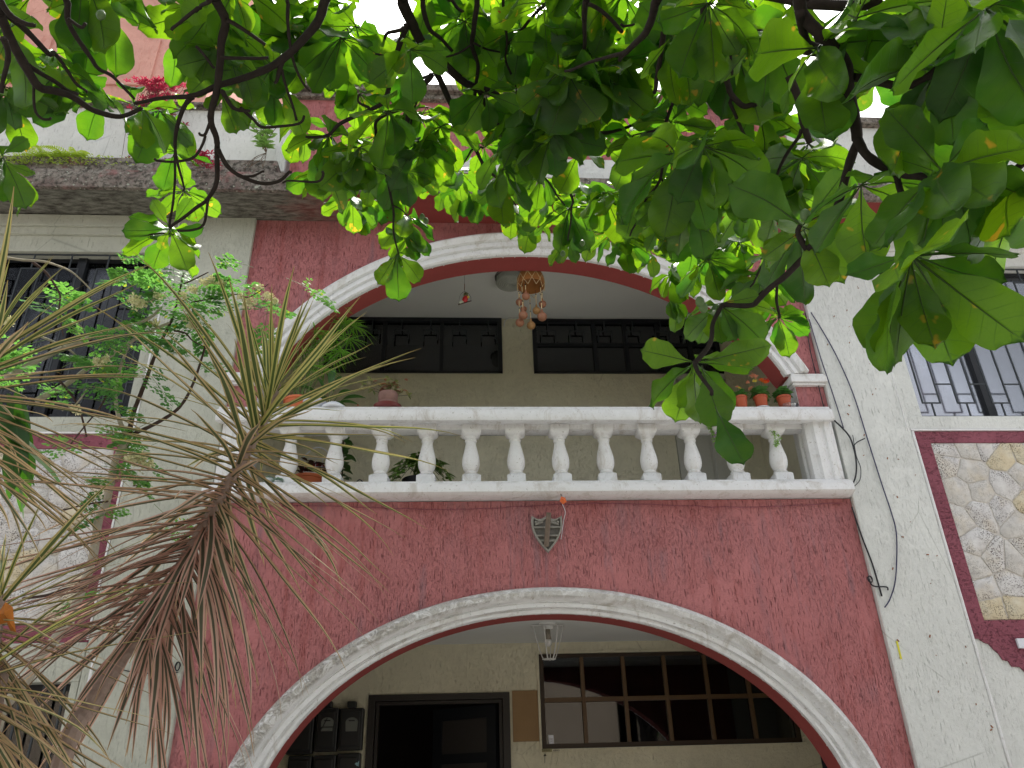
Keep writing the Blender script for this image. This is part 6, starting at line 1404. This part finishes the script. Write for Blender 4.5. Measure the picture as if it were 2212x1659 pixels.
# ------------------------------------------------------------------ cables on the right
def cable(pts, r_, label, mat='ironblk', name='cable', grp='cables on the right pilaster'):
    P_ = smooth_path(pts, 6); mb = MB(); mb.tube(P_, r_, 6); return tag(mb.build(name, M[mat], loc=P_[0], smooth=True), label, 'cable', grp)
M['bluecab'] = plain('dark_blue_cable', (.035, .035, .09), .5, .4)
def wy(pts, y): return [W(a, b, y) for a, b in pts]
cable(wy([(1752,675),(1777,715),(1809,773),(1843,851),(1877,958),(1904,1043),(1925,1106),(1936,1150),(1937,1210),(1933,1260),(1922,1295),(1911,1312)], -.05), .0045, 'long thin cable curving down the right white pilaster, the one farther right', 'bluecab')
cable(wy([(1748,690),(1772,770),(1792,830),(1810,885),(1822,925)], -.05), .004, 'thin cable running down the pilaster edge into the coil at the end of the balustrade', 'bluecab')
cable(wy([(1802,908),(1820,925),(1836,945),(1846,975),(1850,1005),(1848,1030),(1840,1050)], -.07), .006, 'black cable bowed around the right end of the balustrade')
cable(wy([(1842,940),(1850,985),(1859,1010),(1858,1035),(1848,1048),(1838,1055)], -.05), .003, 'grey thin wire looping outside the black cable at the rail end', 'iron')
cable(wy([(1843,964),(1852,955),(1868,947)], -.06), .0045, 'short stiff cable stub sticking out across the white pilaster')
cable(wy([(1840,1095),(1862,1160),(1885,1220),(1905,1288)], -.045), .0055, 'straight black cable along the red and white corner below the balustrade')
cable(wy([(1877,1250),(1882,1262),(1892,1267),(1915,1268),(1918,1275)], -.05), .005, 'short black cable end with a plug beside the red wall corner')
mb = MB(); q = W(1878,1252,-.04); mb.tube([(q.x+.016*cos(a), -.045-.004*j/6, q.z+.022*sin(a)) for j, a in enumerate([k*pi/6 for k in range(22)])], .004, 5); tag(mb.build('wire_coil', M['ironblk'], loc=q), 'small knot of black wire at the corner of the red wall', 'wire')
mb = MB(); q = W(385,1440,-.04); mb.tube([(q.x+.014*cos(a), -.045-.004*j/6, q.z+.026*sin(a)) for j, a in enumerate([k*pi/6 for k in range(20)])], .004, 5); tag(mb.build('wire_coil', M['ironblk'], loc=q), 'small black wire loop on the left pilaster beside the red wall', 'wire')
cable(wy([(385,1452),(340,1455),(290,1452),(262,1446)], -.04), .003, 'thin dark wire crossing the left pilaster level with the lower window head', grp='cables on the left pilaster')
cable([Vector((.40, 1.77, 6.0)), Vector((.43, 1.76, 6.09)), Vector((.60, 1.75, 6.105)), Vector((1.3, 1.75, 6.10)), Vector((2.0, 1.75, 6.11)), Vector((2.6, 1.76, 6.105))], .006, 'white cable along the balcony ceiling line over the right dark window', 'wlamp', grp='cables on the balcony')
for (px, py, px2, py2) in ((1440,0,0,0),): pass
mb = MB(); P_ = wy([(1739,676),(1744,720),(1752,765),(1763,810),(1772,850),(1786,905)], -.02)
mb.tube(smooth_path(P_, 4), .004, 5); tag(mb.build('edge_cable', M['ironblk'], loc=P_[0]), 'black cable tacked along the right edge of the upper red wall', 'cable')
# yellow tape mark
mb = MB(); q = W(1937,1385,-.037); q2 = W(1938,1424,-.037); mb.box(q.x-.006, q.x+.006, -.040, -.0365, q2.z, q.z); tag(mb.build('yellow_tape', plain('yellow_paint', (.70, .66, .06), .6, .3), loc=q), 'narrow yellow strip stuck on the right white pilaster', 'tape')
q = W(2205,1390,-.0); mb = MB(); mb.box(q.x-.04, q.x+.08, -.03, -.009, q.z-.035, q.z+.03); tag(mb.build('switch_plate', M['whitepl'], loc=q, bevel=.005), 'small white plate on the maroon band at the right edge', 'plate')
# stuck seeds / dry debris on the white wall
mb = MB(); rr = random.Random(15)
for k in range(46):
    x = rr.uniform(2.88, 3.40); z = rr.uniform(1.8, 5.3); L = rr.uniform(.002, .010); a = rr.uniform(0, 3.14)
    mb.obox((x, -.038, z), Vector((cos(a)*L, 0, sin(a)*L)), Vector((0, .002, 0)), Vector((-sin(a)*L*.4, 0, cos(a)*L*.4)))
tag(mb.build('dry_flecks', plain('brown_fleck', (.30, .13, .07), .9, .1, var=.4), loc=(3.1, 0, 3)), 'brown dry flecks and petals stuck on the right white pilaster', 'debris', kind='stuff')

# ------------------------------------------------------------------ electricity meter boxes in the porch
M['meter'] = plain('black_meter_plastic', (.016, .017, .017), .4, .5, var=.2); M['mface'] = plain('grey_meter_face', (.16, .17, .15), .5, .4)
def meter(x0, x1, z0, z1, label, face, i):
    y = 1.70; b = thing('meter_box', ((x0+x1)/2, 1.8, z0), label, 'meter box', 'electricity meter boxes in the porch'); w_ = x1-x0
    mb = MB(); mb.box(x0, x1, y, 1.798, z0, z1); 
    if face: mb.box(x0+w_*.28, x1-w_*.34, y+.01, 1.79, z1, z1+.055)
    mb.build('case', M['meter'], b, bevel=.012)
    mb = MB(); mb.box(x0+.02, x1-.02, y-.02, y-.002, z0+.03, z1-.03); mb.build('cover', M['meter'], b, bevel=.014)
    if face:
        c = (x0+x1)/2+.01; zc = z1-.13; pl = [(c-.045, zc-.05)]+[(c-.05*cos(a), zc+.02+.035*sin(a)) for a in [k*pi/8 for k in range(9)]]+[(c+.045, zc-.05)]
        mb = MB(); mb.prism(pl, y-.034, y-.021); mb.build('dial', M['mface'], b)
        mb = MB(); mb.box(c-.025, c+.025, y-.037, y-.0345, zc+.025, zc+.035); mb.build('display', M['bead'], b)
        if i == 0: mb = MB(); mb.tube([(c-.05, y-.04, zc-.05), (c, y-.042, zc+.05)], .003, 4); mb.tube([(c-.06, y-.04, zc-.02), (c+.06, y-.04, zc-.02)], .003, 4); mb.build('strap', M['bead'], b)
meter(-1.245, -1.06, 1.885, 2.215, 'upper middle black meter box with a strapped grey dial', True, 0)
meter(-1.052, -.855, 1.89, 2.21, 'black meter box with a clear round grey dial next to the door frame', True, 1)
meter(-1.47, -1.255, 1.87, 2.20, 'black meter box half hidden behind the arch moulding', False, 2)
meter(-1.44, -1.25, 1.5, 1.86, 'lower black box cut by the bottom of the picture, leftmost in its row', False, 3)
meter(-1.24, -1.055, 1.5, 1.86, 'lower black box cut by the bottom of the picture, middle one of its row', False, 4)
meter(-1.047, -.86, 1.5, 1.87, 'lower black meter box with a torn pale blue sticker', False, 5)
mb = MB(); q = W(771,1650,1.67); mb.prism([(q.x-.02, q.z), (q.x-.005, q.z+.012), (q.x+.0, q.z+.004), (q.x+.016, q.z+.024), (q.x+.014, q.z-.02), (q.x-.004, q.z-.012)], 1.676, 1.6785); tag(mb.build('torn_sticker', plain('pale_blue_paper', (.35, .55, .60), .7, .2, var=.4, scale=90), loc=q), 'torn scrap of pale blue sticker on the lowest meter box', 'sticker')
# croton leaves poking in at the foot of the arch
q = W(590, 1640, .12); cr = thing('croton', (q.x-.1, .45, .14), 'orange-red crinkled leaves poking out at the left foot of the porch arch', 'plant'); M['croton'] = gleaf('croton_leaf', (.50, .05, .02), (.68, .17, .03), (.8, .2, .03), .3, .5)
mb = MB(); mb.tube([(q.x-.1, .45, .14), (q.x-.08, .40, 1.5)], .012, 6); mb.build('stem', M['dbark'], cr)
rr = random.Random(3)
for (tx, ty) in ((603,1612),(598,1625),(588,1634),(592,1652),(580,1660),(600,1655),(560,1640),(575,1620),(570,1680)):
    e = W(tx, ty, .34); b0 = Vector((q.x-.08, .40, e.z-.06)); mb = MB(); round_leaf(mb, b0, e-b0, (e-b0).length+.02, .03, .2, 7); mb.build('leaf', M['croton'], cr, smooth=True)

# ------------------------------------------------------------------ lettering and card at the window
def text(s_, loc, size, mat, label, cat, name='painted_word', ext=.0006, ry=0.0, parent=None):
    cu = bpy.data.curves.new(name, 'FONT'); cu.body = s_; cu.size = size; cu.extrude = ext; cu.align_x = 'LEFT'
    o = bpy.data.objects.new(name, cu); COL.objects.link(o); bpy.context.view_layer.update()
    dg = bpy.context.evaluated_depsgraph_get(); me = bpy.data.meshes.new_from_object(o.evaluated_get(dg)); bpy.data.objects.remove(o)
    me.materials.clear(); me.materials.append(M[mat]) if isinstance(mat, str) else me.materials.append(mat)
    o = bpy.data.objects.new(name, me); COL.objects.link(o)
    mw = Matrix.Translation(loc) @ Matrix.Rotation(ry, 4, 'Y') @ Matrix.Rotation(pi/2, 4, 'X')
    if parent: o.parent = parent; mw = Matrix.Translation(-WL[parent.name]) @ mw
    o.matrix_local = mw
    if label: tag(o, label, cat)
    return o
M['ink'] = plain('faded_ink', (.10, .09, .07), .8, .1)
q = W(1170, 1617, 1.78); st_ = thing('doorbell_sign', (q.x, 1.778, 1.846), 'small taped sign reading TIMBRE under the corner of the bronze window', 'sign')
mb = MB(); mb.box(q.x-.0, q.x+.085, 1.774, 1.7785, 1.842, 1.866); mb.build('tape', plain('yellowed_tape', (.34, .31, .16), .5, .3), st_)
text('TIMBRE', (q.x+.004, 1.7735, 1.847), .021, 'ink', None, None, 'lettering', parent=st_)
text('BUENO', (q.x+.096, 1.7785, 1.846), .016, 'ink', 'handwritten word BUENO on the ledge beside the taped sign', 'lettering')
q = W(1177, 1640, 1.797); mb = MB(); mb.prism([(q.x-.012, 1.812), (q.x+.016, 1.812), (q.x+.003, 1.832)], 1.796, 1.7985); mb.prism([(q.x-.0035, 1.76), (q.x-.0, 1.76), (q.x+.003, 1.813), (q.x-.001, 1.813)], 1.796, 1.7985)
tag(mb.build('painted_arrow', M['ink'], loc=q), 'small dark arrow drawn on the cream wall pointing up at the taped sign', 'arrow')
cdh = thing('notice_card', (.695, 1.815, 1.90), 'small white card with a printed square standing in the first lower window pane', 'card'); c0 = W(1191, 1601, 1.815)
mb = MB(); mb.obox((c0.x, 1.815, c0.z), Vector((.022, 0, -.001)), Vector((0, .002, 0)), Vector((-.002, 0, .047))); mb.build('card', M['whitepl'], cdh)
mb = MB()
for (a, b, c, d) in ((-.015, .015, .020, .0215), (-.015, .015, -.0225, -.021), (-.015, -.0135, -.021, .020), (.0135, .015, -.021, .020)): mb.box(c0.x+a, c0.x+b, 1.8115, 1.8125, c0.z+c, c0.z+d)
mb.box(c0.x-.007, c0.x+.009, 1.8115, 1.8125, c0.z+.012, c0.z+.0145); mb.prism([(c0.x+.002, c0.z-.034), (c0.x+.009, c0.z-.029), (c0.x+.016, c0.z-.034), (c0.x+.009, c0.z-.039)], 1.8115, 1.8125); mb.build('print', M['ink'], cdh)
text('Mi', (c0.x-.006, 1.812, c0.z-.006), .014, 'ink', None, None, 'lettering', parent=cdh)

# ------------------------------------------------------------------ neighbours
M['pinkw'] = stucco('pink_brick_render', (.66, .36, .30), (.50, .20, .16), groove=(1.2, 1.2, .5), gscale=5, lo=.38, amt=.5, mottle=.12, gst=.3, pits=False)
pk = thing('pink_building', (-5.6, 3, 0), 'tall sunlit salmon pink building rising behind the left of the house', 'building')
mb = MB(); mb.box(-9.5, -3.85, 3.0, 8, 0, 14.5); mb.build('wall', M['pinkw'], pk)
for k in range(3): mb = MB(); mb.box(-8.6+1.6*k, -7.9+1.6*k, 2.97, 3.02, 10.9, 11.9); mb.build('window', M['glass'] if 0 else M['pinkw'], pk)
mb = MB(); mb.box(-9.6, -3.75, 2.9, 8.1, 14.5, 14.7); mb.build('coping', M['conc'], pk)
ob = thing('building_opposite', (0, -13, 0), 'cream house with maroon columns across the street, seen mirrored in the porch window', 'building')
M['cream2'] = plain('cream_render', (.34, .28, .215), .9, .1, var=.05, scale=2)
mb = MB(); mb.box(-14, 14, -14, -13, 0, 5.2); mb.build('wall', M['cream2'], ob)
for k in range(7): mb = MB(); x = -12+4*k; mb.box(x, x+.5, -13.15, -13.0, 0, 5.2); mb.build('column', M['maroon'], ob)
for k in range(6): mb = MB(); x = -10.6+4*k; mb.box(x, x+1.6, -13.05, -12.99, 0, 2.1); mb.build('door', M['ironblk'], ob)
mb = MB(); mb.box(-14.3, 14.3, -14.3, -12.6, 5.2, 5.45); mb.build('roof', M['conc'], ob)

tb_ = thing('reflection_tree', (7.6, -11.9, 0), 'dense dark green tree on the far pavement, added to darken the porch window reflections', 'tree'); rr = random.Random(44)  # unseen tree, added so the porch window mirrors something dark
mb = MB(); mb.tube(smooth_path([(7.6, -11.9, -.05), (7.55, -11.9, 1.4), (7.7, -11.85, 2.8), (7.5, -11.9, 4.4)], 5), [.16]*10+[.12]*6, 9); mb.build('trunk', M['bark'], tb_, smooth=True)
mb = MB()
for k in range(2600):
    a = rr.uniform(0, 6.28); b = rr.uniform(-1.2, 1.5); R_ = rr.uniform(.5, 1)**.5; c = Vector((7.6+3.4*R_*cos(a)*cos(b), -11.9+1.1*R_*sin(a)*cos(b), 4.1+2.4*R_*sin(b)))
    if noise.noise(c*.9) < -.12: continue
    d = Vector((rr.uniform(-1, 1), rr.uniform(-1, 1), rr.uniform(-.8, .3))); strip_leaf(mb, c, d, rr.uniform(.22, .38), .085, 3, .3)
mb.build('crown', M['darkleaf'], tb_)['kind'] = 'stuff'
